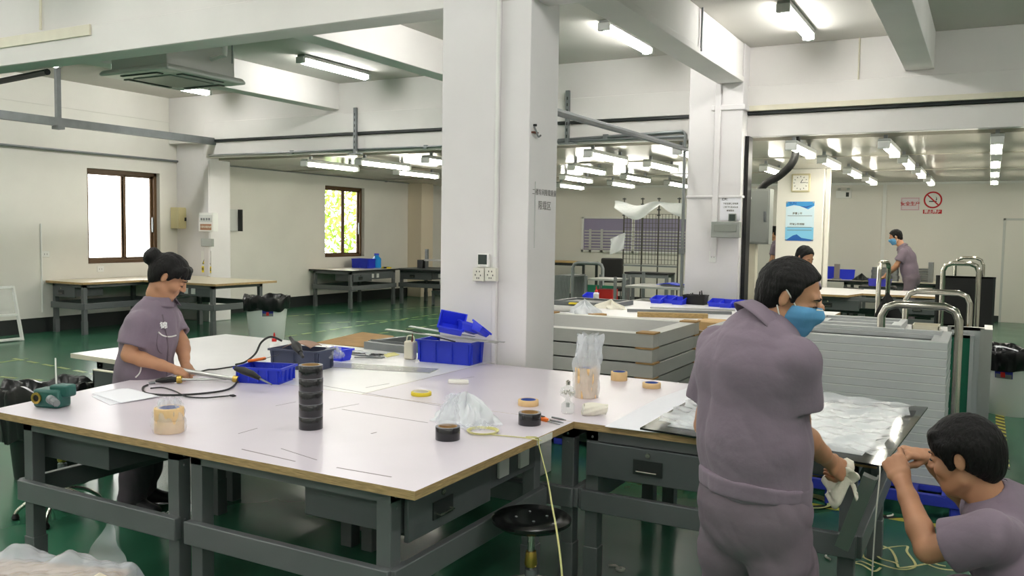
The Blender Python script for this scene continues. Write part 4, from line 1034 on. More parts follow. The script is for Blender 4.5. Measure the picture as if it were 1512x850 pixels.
# black gap pipes at top left under the beam
conduit('ceiling_pipe', 'black lagged pipe under the beam at the upper left', [onz(0, 120, 2.99), onz(70, 106, 2.99)], .03, cablem)
conduit('beam_conduit', 'thin vertical conduit on the front beam at the top left', [ony(60, 0, 4.77), ony(60, 44, 4.77)], .012, creamm)
q = MB().bx(-6, 0, -.02, 0, -.09, 0); p = ony(135, 36, 4.775)
at_base('cable_trunking', q, creamm, (p.x, 4.774, p.z), 'cream cable trunking along the front beam at the top left', 'trunking', sm=False, bev=.003)
a, b = ony(1270, 50, FB - .006), ony(1265, 150, FB - .006)
conduit('beam_conduit', 'thin vertical conduit on the white beam above the shutter opening', [V((a.x, FB - .01, ZC)), V((a.x, FB - .01, 3.32))], .009, creamm)
a, b = onx(1037, 15, CX1 + .01), onx(1034, 78, CX1 + .01)
conduit('beam_conduit', 'thin vertical conduit on the side of the ceiling beam', [V((CX1 + .012, a.y, ZC)), V((CX1 + .012, a.y, 3.36))], .012, galv)
# ceiling cassette air conditioner
t = thing('ceiling_air_conditioner', 'white ceiling cassette air conditioner at the upper left', 'air conditioner', (-7.24, 6.1, 3.06))
MB().bx(-.4, .4, -.42, .42, .06, .34).build('casing', lightgrey, t, bev=.01)
MB().lathe([(.68, .0), (.7, .02), (.66, .06), (.3, .07)], n=4, M=Matrix.Rotation(PI / 4, 4, 'Z')).build('fascia', lightgrey, t, sm=False, bev=.02)
MB().bx(-.27, .27, -.27, .27, -.012, .0).build('intake_grille', greybox, t, sm=False, bev=.01)
for k in range(4):
    M_ = Matrix.Rotation(k * PI / 2, 4, 'Z')
    MB().bx(-.26, .26, -.42, -.34, -.008, .002, M_).build('outlet', skirtm, t, sm=False)
    MB().bar(M_ @ V((-.25, -.385, -.012)), M_ @ V((.25, -.385, -.012)), .05, .004).build('louvre', lightgrey, t, sm=False)
for sx in (-1, 1):
    for sy in (-1, 1): MB().cyl((sx * .43, sy * .36, .2), (sx * .43, sy * .36, ZC - 3.06), .006, n=8).build('hanging_rod', galv, t)
MB().tube([(.42, .1, .2), (.6, .1, .22), (.62, .12, .66)], .025, 10).build('drain_pipe', whitem, t)
# boxes, meter, sign on the pilaster
def wall_box(name, label, cat, c, nrm, w, h, d, m, bev=.006):
    M = wallM(c, nrm); t = thing(name, label, cat, M=M)
    MB().bx(-w / 2, w / 2, -h / 2, h / 2, 0, d).build('housing', m, t, bev=bev); return t, M
p = onx(268, 322, -12.28)
t, M = wall_box('switch_box', 'cream steel switch box on the wall left of the pilaster', 'box', V((-12.28, p.y - .1, p.z)), (1, 0, 0), .26, .36, .2, beigebox)
MB().bx(-.11, .11, -.16, .16, .2, .208).build('door', beigebox, t, bev=.004)
MB().bx(-.015, .02, -.05, .01, .208, .216).build('keyhole', blackm, t, sm=False)
YP = 10.37
p = ony(308, 328, YP - .02)
t, M = wall_box('breaker_panel', 'white breaker panel with a brown label on the pilaster', 'panel', V((p.x, YP + .03, p.z)), (0, -1, 0), .34, .31, .11, whitem)
MB().bx(-.15, .15, -.0, .12, .11, .116).build('window_flap', lightgrey, t, sm=False)
for k in range(4): MB().bx(-.11 + .06 * k, -.075 + .06 * k, .03, .07, .116, .122).build('breaker_switch', skirtm, t, sm=False)
MB().bx(-.13, .13, -.13, -.03, .11, .114).build('brown_label', mat('brown_label', (150, 100, 64), .6), t, sm=False)
text('三楼车间配电箱', .04, M @ Matrix.Translation((0, -.08, .115)), creamm, 'label_text', t)
p = ony(306, 358, YP); t, M = wall_box('junction_box', 'grey box on the pilaster right above the yellow warning sign', 'box', V((p.x, YP + .03, p.z)), (0, -1, 0), .26, .13, .05, greybox)
p = ony(303, 387, YP)
t = thing('warning_sign', 'yellow and white high voltage warning sign on the pilaster', 'sign', M=wallM((p.x, YP + .029, p.z), (0, -1, 0))); M = WM[t.name]
MB().bx(-.125, .125, -.19, .19, 0, .004).build('plate', whitem, t, sm=False)
MB().bx(-.112, .112, -.175, -.07, .004, .005).build('caption_field', signyel, t, sm=False)
text('有电危险', .058, M @ Matrix.Translation((0, -.122, .0055)), inkm, 'caption_text', t)
MB().prism([(-.1, -.035), (.1, -.035), (0, .155)], .004, .005).build('triangle_border', inkm, t, sm=False)
MB().prism([(-.08, -.024), (.08, -.024), (0, .13)], .005, .0056).build('triangle_field', signyel, t, sm=False)
MB().prism([(.012, .095), (-.02, .04), (-.003, .04), (-.012, .01), (-.018, .013), (-.004, -.012), (.006, .014), (.0, .011), (.018, .052), (.002, .052)], .0056, .006).build('lightning_bolt', inkm, t, sm=False)
p = onx(339, 325, WX + .02); t, M = wall_box('fuse_box', 'small grey box with open dark lid on the wall right of the pilaster', 'box', V((WX + .0, p.y - .02, p.z)), (1, 0, 0), .3, .4, .1, lightgrey)
MB().bx(.15, .17, -.2, .2, .0, .2).build('open_lid', skirtm, t, sm=False)
for x, y, lb in ((67, 375, 'small white socket on the wall near the left picture edge'), (148, 397, 'small white socket under the big window')):
    p = onx(x, y, WX); t, M = wall_box('wall_socket', lb, 'socket', V((WX, p.y, p.z)), (1, 0, 0), .12, .09, .01, whitem)
    for s in (-1, 1): MB().bx(s * .02 - .003, s * .02 + .003, -.012, .012, .01, .011).build('slot', skirtm, t, sm=False)
p = onx(61, 400, WX); conduit('wall_conduit', 'thin white vertical conduit on the wall at the left', [(WX + .01, p.y, .3), (WX + .01, p.y, onx(58, 330, WX).z)], .012, whitem)
# thermostat, sockets, hook, pipe and writing on the white column
YC = 4.76
p = ony(715.5, 384.5, YC); t, M = wall_box('thermostat', 'white thermostat with dark display on the near white column', 'thermostat', V((p.x, YC, p.z)), (0, -1, 0), .088, .088, .02, whitem)
MB().bx(-.036, .028, -.024, .038, .02, .0205).build('display', screenm, t, sm=False)
for k in range(4): MB().bx(-.02 + .012 * k, -.012 + .012 * k, -.037, -.031, .02, .022).build('button', lightgrey, t, sm=False)
for k, lb in enumerate(('left one of the two socket plates below the thermostat', 'right one of the two socket plates below the thermostat')):
    p = ony(710 + 18 * k, 405, YC); t, M = wall_box('power_socket', lb, 'socket', V((p.x, YC, p.z)), (0, -1, 0), .082, .084, .035, mat('socket_cream%d' % k, (222, 220, 208), .4), bev=.004)
    for x, y in ((-.012, .02), (.01, .02), (-.02, -.002), (.018, -.004), (-.008, -.022), (.006, -.022)): MB().bx(x - .003, x + .003, y - .005, y + .005, .035, .036).build('slot', skirtm, t, sm=False)
p = ony(732, 378, YC); conduit('wall_conduit', 'flat white conduit running up the near white column', [(p.x + .0, YC - .008, 1.44), (p.x + .0, YC - .008, ZC)], .011, whitem)
p = onx(790, 195, CX1)
t = thing('wall_hook', 'small dark hook high on the side of the near white column', 'hook', M=wallM((CX1, p.y - .02, p.z), (1, 0, 0)))
MB().tube([(0, .04, 0), (0, .0, .02), (.01, -.03, .03), (.03, -.02, .035)], .006, 8, 4).build('hook', galv, t); MB().bx(-.03, .03, -.01, .0, 0, .02).build('bracket', mat('rusty', (110, 70, 56), .7), t, sm=False)
MB().cyl((0, .04, 0), (0, .04, .02), .008, n=10).build('screw', blackm, t)
for s, y, sz, nm, lb in (('二楼车间限载重量', 285, .043, 'wall_lettering', 'upper line of faded lettering on the side of the near white column'), ('限载区', 304.5, .062, 'wall_lettering', 'lower short lettering on the side of the near white column')):
    p = onx(804, y, CX1); M = wallM((CX1 + .0008, p.y - .0, p.z), (1, 0, 0)); t = thing(nm, lb, 'lettering', M=M)
    text(s, sz, M, greyink, 'letters', t, ext=.0004, bold=0)
p = onx(789, 320, CX1); conduit('wall_conduit', 'thin vertical cable on the side of the near white column', [(CX1 + .003, p.y, onx(790, 366, CX1).z), (CX1 + .003, p.y, onx(790, 268, CX1).z)], .003, lightgrey)
# square column 2: notice, meter, box
YQ = 9.98
p = ony(1078, 307, YQ)
t = thing('paper_notice', 'white paper notice on the square column above the grey meter box', 'notice', M=wallM((p.x, YQ + .018, p.z), (0, -1, 0))); M = WM[t.name]
MB().bx(-.12, .12, -.14, .14, 0, .002).build('sheet', paperm, t, sm=False)
text('通知：', .03, M @ Matrix.Translation((-.06, .1, .0025)), inkm, 'heading', t)
for k, s in enumerate(('下班后请关闭电源', '关好门窗注意安全', '谢谢配合')): text(s, .022, M @ Matrix.Translation((0, .05 - .04 * k, .0025)), greyink, 'text_line', t)
p = ony(1082, 321, YQ); t, M = wall_box('thermostat', 'small dark display unit on the square column', 'thermostat', V((p.x, YQ - .0, p.z)), (0, -1, 0), .09, .09, .03, greybox)
MB().bx(-.036, .036, -.036, .036, .03, .031).build('display', screenm, t, sm=False)
p = ony(1073, 339, YQ); t, M = wall_box('meter_box', 'grey distribution box on the square column', 'box', V((p.x, YQ + .02, p.z)), (0, -1, 0), .33, .18, .09, greybox)
MB().bx(-.13, .13, -.02, .06, .09, .1).build('cover_flap', mat('flap_grey', (136, 140, 132), .35), t, bev=.003)
p = ony(1052, 379, YQ); t, M = wall_box('wall_socket', 'white socket low on the square column', 'socket', V((p.x, 10.0, p.z)), (0, -1, 0), .086, .13, .01, whitem)
for s in (-1, 1): MB().bx(s * .015 - .003, s * .015 + .003, -.01, .01, .01, .011).build('slot', greybox, t, sm=False)
# grey cabinet and black hose by the shutter
t, M = wall_box('electrical_cabinet', 'tall grey electrical cabinet right of the square column', 'cabinet', V((-2.46, 10.75, 1.83)), (0, -1, 0), .33, .66, .2, greybox)
MB().bx(-.15, .15, -.31, .31, .2, .212).build('door', greybox, t, bev=.004); MB().bx(.1, .125, -.06, .06, .212, .225).build('latch', galv, t, sm=False)
q = MB(); pts = [ony(1176, 206, 10.5), ony(1175, 225, 10.5), ony(1168, 243, 10.5), ony(1150, 260, 10.55), ony(1132, 270, 10.6), ony(1121, 282, 10.65)]
pts[0].z = 2.76
q.tube([p - pts[0] for p in pts], .045, 14, 6); at_base('black_hose', q, mat('ribbed_hose', (34, 34, 33), .6, bump=.5, bscale=60), pts[0], 'thick black hose curving down into the grey electrical cabinet', 'hose')
# clock, poster, emergency light in the right room
p = ony(1182.5, 270, 15.18)
t = thing('wall_clock', 'cream square wall clock on the far column above the blue poster', 'clock', M=wallM((p.x, 15.2, p.z), (0, -1, 0))); M = WM[t.name]
MB().bx(-.155, .155, -.155, .155, 0, .04).build('case', mat('clock_case', (206, 196, 160), .35), t, bev=.03)
MB().bx(-.125, .125, -.125, .125, .04, .043).build('dial', offm, t, bev=.02)
for k in range(12):
    a = k * PI / 6; r0, r1 = .095, .115; MB().bar((r0 * math.sin(a), r0 * math.cos(a), .044), (r1 * math.sin(a), r1 * math.cos(a), .044), .01, .002).build('hour_mark', inkm, t, sm=False)
for a, L_, w_, nm in ((.52, .065, .01, 'hour_hand'), (1.5, .09, .007, 'minute_hand')): MB().bar((0, 0, .046), (L_ * math.sin(a), L_ * math.cos(a), .046), w_, .002).build(nm, inkm, t, sm=False)
p = ony(1180.5, 326.5, 15.18)
t = thing('wall_poster', 'blue and white notice poster under the wall clock', 'poster', M=wallM((p.x, 15.2, p.z), (0, -1, 0))); M = WM[t.name]
pw, ph = .23, .33
MB().bx(-pw, pw, -ph, ph, 0, .012).build('board', mat('poster_pale', (206, 228, 240), .3), t, sm=False)
sky1, sky2 = mat('poster_blue', (60, 150, 214), .3), mat('poster_deep_blue', (36, 96, 176), .3)
MB().bx(-pw, pw, -ph, -.1, .012, .0125).build('lower_field', mat('poster_cyan', (130, 196, 230), .3), t, sm=False)
MB().prism([(-pw, ph), (pw, ph), (pw, .26), (.13, .2), (.02, .25), (-.1, .27), (-pw, .24)], .0125, .013).build('wave_band', sky1, t, sm=False)
MB().prism([(-.02, .26), (.1, .215), (pw, .28), (.1, .25)], .013, .0133).build('deep_wave', sky2, t, sm=False)
MB().prism([(-pw, -.33), (-.1, -.24), (-.04, -.22), (.04, -.28), (pw, -.31), (pw, -.33)], .013, .0133).build('hill_band', sky2, t, sm=False)
text('SUN', .06, M @ Matrix.Translation((-.12, .3, .0136)), sky2, 'logo_text', t)
for y, s in ((.13, '质量方针'), (-.05, '环境方针目标')): text(s, .04, M @ Matrix.Translation((-.04, y, .0136)), greyink, 'heading_text', t)
for y in (.09, -.1, -.15): MB().bx(-.2, .2, y - .004, y + .004, .0126, .0132).build('text_rule', greyink, t, sm=False)
for sx in (-1, 1):
    for sy in (-1, 1): MB().cyl((sx * (pw - .015), sy * (ph - .015), .012), (sx * (pw - .015), sy * (ph - .015), .022), .01, n=10).build('standoff', chrome, t)
p = ony(1246, 287, BY); t, M = wall_box('emergency_lamp', 'white emergency lamp high on the back wall right of the clock column', 'lamp', V((p.x, BY, p.z)), (0, -1, 0), .3, .16, .07, whitem)
for s in (-1, 1): MB().cyl((s * .09, .08, .03), (s * .09, .13, .05), .03, n=14).build('lamp_head', lightgrey, t)
MB().bx(.05, .11, -.05, .04, .07, .072).build('switch_field', skirtm, t, sm=False)
# signs on the back wall
p = ony(1344, 301, BY)
t = thing('safety_sign', 'white rectangular sign with red characters on the back wall', 'sign', M=wallM((p.x, BY, p.z), (0, -1, 0))); M = WM[t.name]
MB().bx(-.18, .18, -.135, .135, 0, .005).build('plate', mat('sign_white', (226, 216, 220), .6), t, sm=False)
for a in ((-.16, .16, .115, .12), (-.16, .16, -.12, -.115), (-.16, -.155, -.12, .12), (.155, .16, -.12, .12)): MB().bx(*a, .005, .006).build('border', redink, t, sm=False)
text('安全生产', .09, M @ Matrix.Translation((0, 0, .0065)), redink, 'sign_text', t)
p = ony(1377.5, 295, BY)
t = thing('no_smoking_sign', 'round red no smoking sign with red caption on the back wall', 'sign', M=wallM((p.x, BY, p.z), (0, -1, 0))); M = WM[t.name]
MB().cyl((0, 0, 0), (0, 0, .004), .165, n=44).build('disc', whitem, t)
MB().lathe([(.138, .004), (.168, .004), (.168, .006), (.138, .006), (.138, .004)], n=48).build('ring', redink, t)
MB().bar((-.105, .105, .0055), (.105, -.105, .0055), .026, .002, (0, 0, 1)).build('slash', redink, t, sm=False)
MB().bar((-.07, -.03, .0045), (.07, -.03, .0045), .02, .001).build('cigarette', inkm, t, sm=False)
MB().prism([(.05, -.01), (.075, .0), (.07, .04), (.05, .07), (.06, .03)], .004, .005).build('smoke_curl', inkm, t, sm=False)
MB().bx(-.17, .17, -.275, -.195, 0, .004).build('caption_plate', redink, t, sm=False)
text('禁止烟火', .075, M @ Matrix.Translation((0, -.237, .0046)), whiteink, 'caption_text', t)
# ------------------------------------------------------------------ things on the middle white table
ZM = .8
def Q(x, y, z=ZM): return onz(x, y, z)
for k, (x, y, lb) in enumerate(((972, 447, 'small blue bin furthest left on the middle white table'), (988, 447, 'second small blue bin from the left on the middle white table'), (1003, 449, 'third small blue bin from the left, touching the black box'),
        (1057, 452, 'first small blue bin right of the black box'), (1074, 453.5, 'second small blue bin right of the black box'), (1090, 454, 'third small blue bin right of the black box'), (1106, 455, 'last small blue bin right of the black box'), (872, 442, 'small blue bin beside the red capped bottle'))):
    p = Q(x, y); crate('parts_bin', lb, 'bin', p, .085, bluebm, rz=random.uniform(-.06, .06), wd=(.135, .17) if k != 7 else (.16, .12), ribs=0, front_low=.035, lip=.004, taper=.008, z=ZM)
p = Q(1027, 449); t, *_ = crate('tool_caddy', 'black open box of tools between the blue bins', 'box', p, .11, blackm, rz=0, wd=(.26, .16), ribs=0, lip=.004, z=ZM)
for k in range(6):
    q = MB().tube([(0, 0, 0), (.03 * math.cos(k * 2), .02, .1 + .01 * k)], [.012, .007], 8); at_base('hand_tool', q, (galv, blackm, rubber)[k % 3], p + V((-.09 + .035 * k, -.02 + .02 * (k % 2), .01)), 'small dark tool poking out of the black box', 'tool', group='tools in the black box')
t = thing('glue_bottle', 'white bottle with red cap at the left of the middle white table', 'bottle', Q(880, 446))
MB().lathe([(.03, 0), (.033, .006), (.033, .1), (.016, .12), (.0, .121)], n=20).build('bottle_body', whitem, t)
MB().lathe([(.018, .115), (.018, .135), (.008, .145), (.004, .19), (0, .191)], n=16).build('cap', red, t)
def heap(name, label, c, R, H, m, seed):
    r_ = random.Random(seed); ph = [r_.uniform(0, 6) for _ in range(8)]
    def fn(u, v):
        a = u * 2 * PI; k = (1 - v ** 1.5)
        w = 1 + .25 * math.sin(3 * a + ph[0]) + .18 * math.sin(7 * a + ph[1] + 5 * v) + .1 * math.sin(13 * a + ph[2])
        return c + V((R * k * w * math.cos(a), R * .75 * k * w * math.sin(a), .001 + H * v * (1 + .3 * math.sin(4 * a + ph[3]) + .2 * math.sin(9 * a + ph[4]))))
    return blob(name, label, 'cloth', c, 48, 14, fn, m, ang=60)
heap('rag_heap', 'white crumpled bag on the middle white table beside the blue bin', Q(862, 462), .17, .1, milkm, 2)
heap('rag_heap', 'crumpled white cloth behind the thick frame stack', Q(902, 455), .17, .07, clothm, 5)
t = thing('paper_roll', 'printed paper tube at the left end of the middle white table', 'roll', Q(832, 460), .05)
MB().cyl((-.14, 0, .03), (.14, 0, .03), .03, n=18).build('tube_body', mat('roll_grey', (206, 204, 200), .6), t)
for s in (-1, 1): MB().cyl((s * .12, 0, .03), (s * .128, 0, .03), .0305, n=18).build('end_band', greyink, t)
t = thing('yellow_scoop', 'yellow plastic scoop behind the paper tube', 'scoop', Q(853, 452), .3)
MB().bar((-.1, 0, .03), (.04, 0, .03), .06, .02).build('scoop_body', yellowp, t, bev=.008); MB().bar((.04, 0, .035), (.13, .02, .04), .025, .018).build('grip', yellowp, t, bev=.006)
def plank(label, a, b, w, h, m, z=ZM, name='plank'):
    p, r = Q(*a, z), Q(*b, z); q = MB().bar(V((0, 0, h / 2)), r - p + V((0, 0, h / 2)), w, h); return at_base(name, q, m, p, label, 'plank', sm=False)
plank('yellowish wooden plank lying across the middle white table', (941, 467), (1045, 470), .07, .045, woodm)
plank('long grey profile on the middle white table behind the wooden plank', (926, 460), (1080, 464), .05, .03, galv, name='metal_profile')
plank('thin grey profile on the middle white table before the blue bins', (960, 455), (1085, 459), .06, .015, alum, name='metal_profile')
plank('short brown wood block on the left of the thick frame stack', (872, 468), (892, 467), .08, .03, cardm, name='wood_block')
t = thing('cardboard_box', 'flat brown cardboard box at the right end of the middle white table', 'box', (-1.78, 7.32, ZM))
MB().bx(-.38, .38, -.17, .17, 0, .07).build('carton', mat('light_cardboard', (206, 170, 118), .85), t, bev=.004); MB().bx(-.385, .385, -.02, .02, .068, .0715).build('packing_tape', tapetan, t, sm=False)
f2 = frame_mesh(.72, .6, .05, .05, 'metal_casement', benchm); place(f2, (-3.85, 8.95, ZM)); tag(f2, 'dark grey frame lying at the far left corner of the middle white table', 'frame')
MB().bx(-.31, .31, -.25, .25, .02, .03).build('screen', screenmesh, f2, sm=False)
# ------------------------------------------------------------------ the room behind, middle
def table(label, c, W, D, h, topm, legm, rz=0., shelf=False, th=.03):
    t = thing('work_table', label, 'table', (c[0], c[1], 0), rz)
    MB().bx(-W / 2, W / 2, -D / 2, D / 2, h - th, h).build('tabletop', topm, t, sm=False, bev=.003)
    for sx in (-1, 1):
        for sy in (-1, 1): MB().bx(sx * (W / 2 - .03) - .025, sx * (W / 2 - .03) + .025, sy * (D / 2 - .03) - .025, sy * (D / 2 - .03) + .025, 0, h - th).build('leg', legm, t, sm=False)
    if shelf: MB().bx(-W / 2 + .03, W / 2 - .03, -D / 2 + .03, D / 2 - .03, h * .35, h * .35 + .025).build('shelf', legm, t, sm=False)
    q = MB(); q.bx(-W / 2 + .03, W / 2 - .03, -D / 2 + .02, -D / 2 + .05, h - .09, h - th); q.bx(-W / 2 + .03, W / 2 - .03, D / 2 - .05, D / 2 - .02, h - .09, h - th); q.build('apron', legm, t, sm=False)
    return t
# rack of upright grey frames on a trolley
t = trolley('steel trolley carrying upright grey frames, left end of the far room', (-6.1, 13.9), .15, .6, 1.6, 1.08, .2, galv, .03)
for k in range(9):
    p = ony(820 + 5.2 * k, 405, 14.1 + .08 * k)
    q = MB(); h_ = .62
    q.bar((0, 0, 0), (.012, 0, h_), .026, .026, (0, 1, 0)); q.bar((0, .7, 0), (.012, .7, h_), .026, .026, (0, 1, 0)); q.bar((.012, 0, h_), (.012, .7, h_), .026, .026); q.bar((0, 0, .02), (0, .7, .02), .026, .026)
    at_base('folded_frame', q, galv, (p.x, 14.1, .203), ('%s upright grey frame from the white column, on the far trolley' % ORD[k]) if k else 'upright grey frame nearest the white column, on the far trolley', 'frame', group='upright frames on the far trolley', sm=False)
slab('green_board', 'green board leaning in the steel trolley of the far room', 'board', -6.0, -5.5, 13.6, 13.64, .003, .72, greenbd)
table('brown edged table against the back wall beside the white column', (-8.9, 18.2), 2.0, .8, .95, woodm, skirtm)
t = thing('wire_rack', 'tall dark wire grid rack holding plastic film in the far room', 'rack', (-5.3, 15.2, 0))
x0, x1 = ony(922, 300, 15.2).x + 5.3, ony(1003, 300, 15.2).x + 5.3; zt = ony(922, 292, 15.2).z
for k in range(4):
    x = x0 + (x1 - x0) * (0, .34, .64, 1)[k]
    MB().cyl((x, 0, .02), (x, 0, zt), .014, n=8).build('post', mat('rack_dark%d' % k, (74, 72, 66), .5, metal=.4), t)
    for z in (zt - .02, zt - .12, zt - .22, zt - .32): MB().bx(x - .03, x + .03, -.02, .02, z - .01, z + .01).build('clamp', skirtm, t, sm=False)
q = MB()
for k in range(18): x = x0 + (x1 - x0) * k / 17; q.bx(x - .004, x + .004, .0, .008, 1.05, zt - .3)
for k in range(12): z = 1.05 + (zt - 1.35) * k / 11; q.bx(x0, x1, .0, .006, z - .004, z + .004)
q.build('grid_mesh', mat('wire_dark', (92, 90, 80), .5, metal=.4), t, sm=False)
q = MB().bx(x0, x1, -.02, .02, .1, .13).bx(x0, x1, -.012, .012, 1.0, 1.03); q.build('cross_rail', galv, t, sm=False)
for x in (x0, x1): MB().bx(x - .02, x + .02, -.3, .3, 0, .04).build('foot', skirtm, t, sm=False)
c = V((-5.3 + (x0 + x1) / 2, 15.15, zt - .12))
def drape(u, v):
    x = -5.3 + x0 - .16 + (x1 - x0 + .3) * u
    return V((x, 15.12 + .02 * math.sin(9 * u + 4 * v), zt - .05 - .1 * u - .05 * math.sin(3 * u * 2) - (.06 + .2 * abs(math.sin(4.2 * u + .4))) * v + .02 * math.sin(14 * u)))
blob('plastic_film', 'white film draped over the wire rack', 'film', c, 40, 10, drape, milkm)
c = V((-5.3 + x0 - .1, 15.05, 1.3)); blob('plastic_film', 'pale film hanging low at the left post of the wire rack', 'film', c, 16, 16, lambda u, v: V((-5.3 + x0 - .22 + .28 * u, 15.1 + .02 * math.sin(7 * u + 5 * v), 1.62 - .3 * v - .12 * (1 - u))), milkm)
def shelf_unit(label, c, W, D, zs, hp, rz=0.):
    t = thing('shelf_cart', label, 'cart', (c[0], c[1], 0), rz)
    for sx in (-1, 1):
        for sy in (-1, 1): MB().bx(sx * W / 2 - .02, sx * W / 2 + .02, sy * D / 2 - .02, sy * D / 2 + .02, .0, hp).build('post', galv, t, sm=False)
    for z in zs: MB().bx(-W / 2, W / 2, -D / 2, D / 2, z - .03, z).build('shelf', alum, t, sm=False)
    return t
shelf_unit('steel shelf cart in front of the wire rack, beside the square column', (-4.1, 12.2), 1.0, .8, (.35, .62, .85), 1.02)
shelf_unit('steel two shelf cart left of the shelf cart by the square column', (-5.35, 13.0), .5, .6, (.5, .88), .92)
trolley('dark steel trolley handle beside the square column in the far room', (-3.8, 13.4), 0, .5, .8, 1.16, .25, galv, .03)
table('black topped narrow table below the wire rack', (-5.2, 14.55), .8, .4, .93, blackm, galv)
t = thing('computer_monitor', 'pale monitor standing beside the square column in the far room', 'monitor', (-3.85, 13.1, .0), .2)
MB().bx(-.2, .2, -.02, .02, .98, 1.26).build('screen', paperm, t, sm=False); MB().bx(-.21, .21, -.01, .03, .97, 1.27).build('bezel', blackm, t, sm=False); MB().bx(-.03, .03, 0, .04, .0, .98).build('stand', skirtm, t, sm=False)
t = thing('red_box', 'small red box on the two shelf cart', 'box', (-5.35, 13.0, .503)); MB().bx(-.13, .13, -.12, .12, 0, .2).build('carton', red, t, bev=.005); MB().bx(-.132, .132, -.02, .02, .1, .202).build('band', blackm, t, sm=False)
t = thing('blue_sheet', 'blue sheet lying on the upper shelf beside the square column', 'sheet', (-3.95, 12.2, .86)); MB().grid(lambda u, v: V((-.25 + .5 * u, -.15 + .3 * v, .012 + .02 * math.sin(5 * u) ** 2)), 10, 6).build('folded_sheet', bluem, t, solid=.01); MB().bx(-.2, .2, -.1, .1, 0, .01).build('under_layer', whitem, t, sm=False)
t = thing('office_chair', 'black padded chair behind the upright frames', 'chair', (-6.6, 16.3, 0), .5)
MB().bx(-.22, .22, -.22, .22, .45, .53).build('seat', rubber, t, bev=.03); MB().bx(-.22, .22, .2, .27, .6, 1.1).build('backrest', rubber, t, bev=.03)
for k in range(4): MB().cyl(((k % 2 * 2 - 1) * .19, (k // 2 * 2 - 1) * .19, 0), ((k % 2 * 2 - 1) * .18, (k // 2 * 2 - 1) * .18, .46), .014, n=8).build('leg', galv, t)
# ------------------------------------------------------------------ the corner behind the white column, left
ZT = .772
t = thing('water_bottle', 'bright blue bottle on the bench under the small far window', 'bottle', onz(556, 395, ZT))
MB().lathe([(.09, 0), (.1, .02), (.1, .2), (.05, .25), (.05, .28), (0, .281)], n=20).build('bottle_body', mat('bright_cyan', (40, 150, 230), .25), t); MB().cyl((0, 0, .28), (0, 0, .31), .055, n=16).build('cap', bluebm, t)
p = onz(572, 391.5, ZT); p.x = -11.85; p.y = 14.95; crate('storage_crate', 'dark blue crate on the bench beside the bright blue bottle', 'crate', p, .2, bluem, rz=.1, wd=(.42, .3), ribs=2, z=ZT)
t = thing('yellow_block', 'small yellow block on the bench edge beside the blue bottle', 'block', (-11.35, 15.1, ZT)); MB().bx(-.1, .1, -.05, .05, 0, .035).build('block', yellowp, t, bev=.01); MB().bx(-.04, .04, -.051, .051, .0, .0355).build('dark_band', skirtm, t, sm=False)
t = thing('equipment_stand', 'grey instrument frame on the dark bench beside the white column', 'stand', (-10.3, 15.9, ZT))
for x, h_ in ((-.55, .42), (.1, .42), (.65, .1)): MB().bx(x - .03, x + .03, -.03, .03, 0, h_).build('upright', galv, t, sm=False)
MB().bx(-.6, .75, -.04, .04, .16, .2).build('cross_bar', alum, t, sm=False)
MB().bx(-.75, -.6, -.08, .08, 0, .18).build('dark_module', blackm, t, sm=False); MB().bx(.12, .25, -.1, .1, 0, .2).build('black_module', rubber, t, sm=False)
MB().bx(.26, .55, -.1, .1, 0, .17).build('instrument', mat('pale_violet', (176, 172, 196), .5), t, bev=.01)
table('pale low table edge on the dark bench, cut by the white column', (-8.75, 15.6), .9, .6, .72, beigetop, skirtm, shelf=True)
for k, (x, z, m, lb) in enumerate(((-10.25, .34, whitem, 'pale device on the shelf under the dark bench'), (-10.2, .12, lightgrey, 'pale box on the floor under the dark bench'), (-9.75, .3, bluem, 'dark blue box on the shelf under the dark bench'))):
    t = thing('storage_box', lb, 'box', (x, 15.85, z if k != 1 else 0)); MB().bx(-.15, .15, -.12, .12, 0, .18).build('box_body', m, t, bev=.01); MB().bx(-.1, .1, -.125, -.12, .06, .12).build('front_slot', skirtm, t, sm=False)
table('low steel shelf under the dark bench holding boxes', (-10.05, 15.9), 1.0, .5, .3, galv, galv)
# ------------------------------------------------------------------ right room: bench loads
ZR = .772
for k in range(10):
    p = onz(1271 + 1.7 * (k % 5) * 5, 407, ZR)
for r in range(5):
    for k in range(3):
        p = V((-1.88 + .17 * k, 18.1, ZR)); q = MB().lathe([(.03, 0), (.075, 0), (.075, .05), (.03, .05), (.03, 0)], n=14); at_base('metal_core', q, galv, p + V((random.uniform(-.01, .01), 0, .052 * r)), 'grey metal core in the piles at the back wall of the right room', 'core', group='piles of grey cores')
q = MB()
for k in range(6): q.bx(0, .42, -.12, .12, .045 * k, .045 * k + .034)
t = thing('slotted_block', 'slotted grey metal block beside the piles of cores', 'block', (-1.38, 18.1, ZR)); q.build('fins', benchm, t, sm=False); MB().bx(.42, .5, -.14, .14, 0, .38).build('end_plate', galv, t, sm=False)
heap('dark_rag', 'dark rag lying left of the piles of cores', V((-2.12, 17.95, ZR)), .16, .1, skirtm, 8)
for k, (x, s, lb) in enumerate(((-2.72, .2, 'blue bin at the left end of the back wall bench'), (-2.42, .3, 'wider blue bin on the back wall bench'))):
    crate('parts_bin', lb, 'bin', V((x, 18.2, ZR)), .24 - .05 * k, bluebm, rz=.1, wd=(s, .22), ribs=0, lip=.004, z=ZR)
t = thing('upright_post', 'short grey post between the blue bins on the back wall bench', 'post', (-2.57, 17.95, ZR)); MB().bx(-.05, .05, -.03, .03, 0, .3).build('post_body', mat('post_grey', (140, 132, 132), .5), t, sm=False); MB().bx(-.08, .08, -.06, .06, 0, .02).build('foot', galv, t, sm=False)
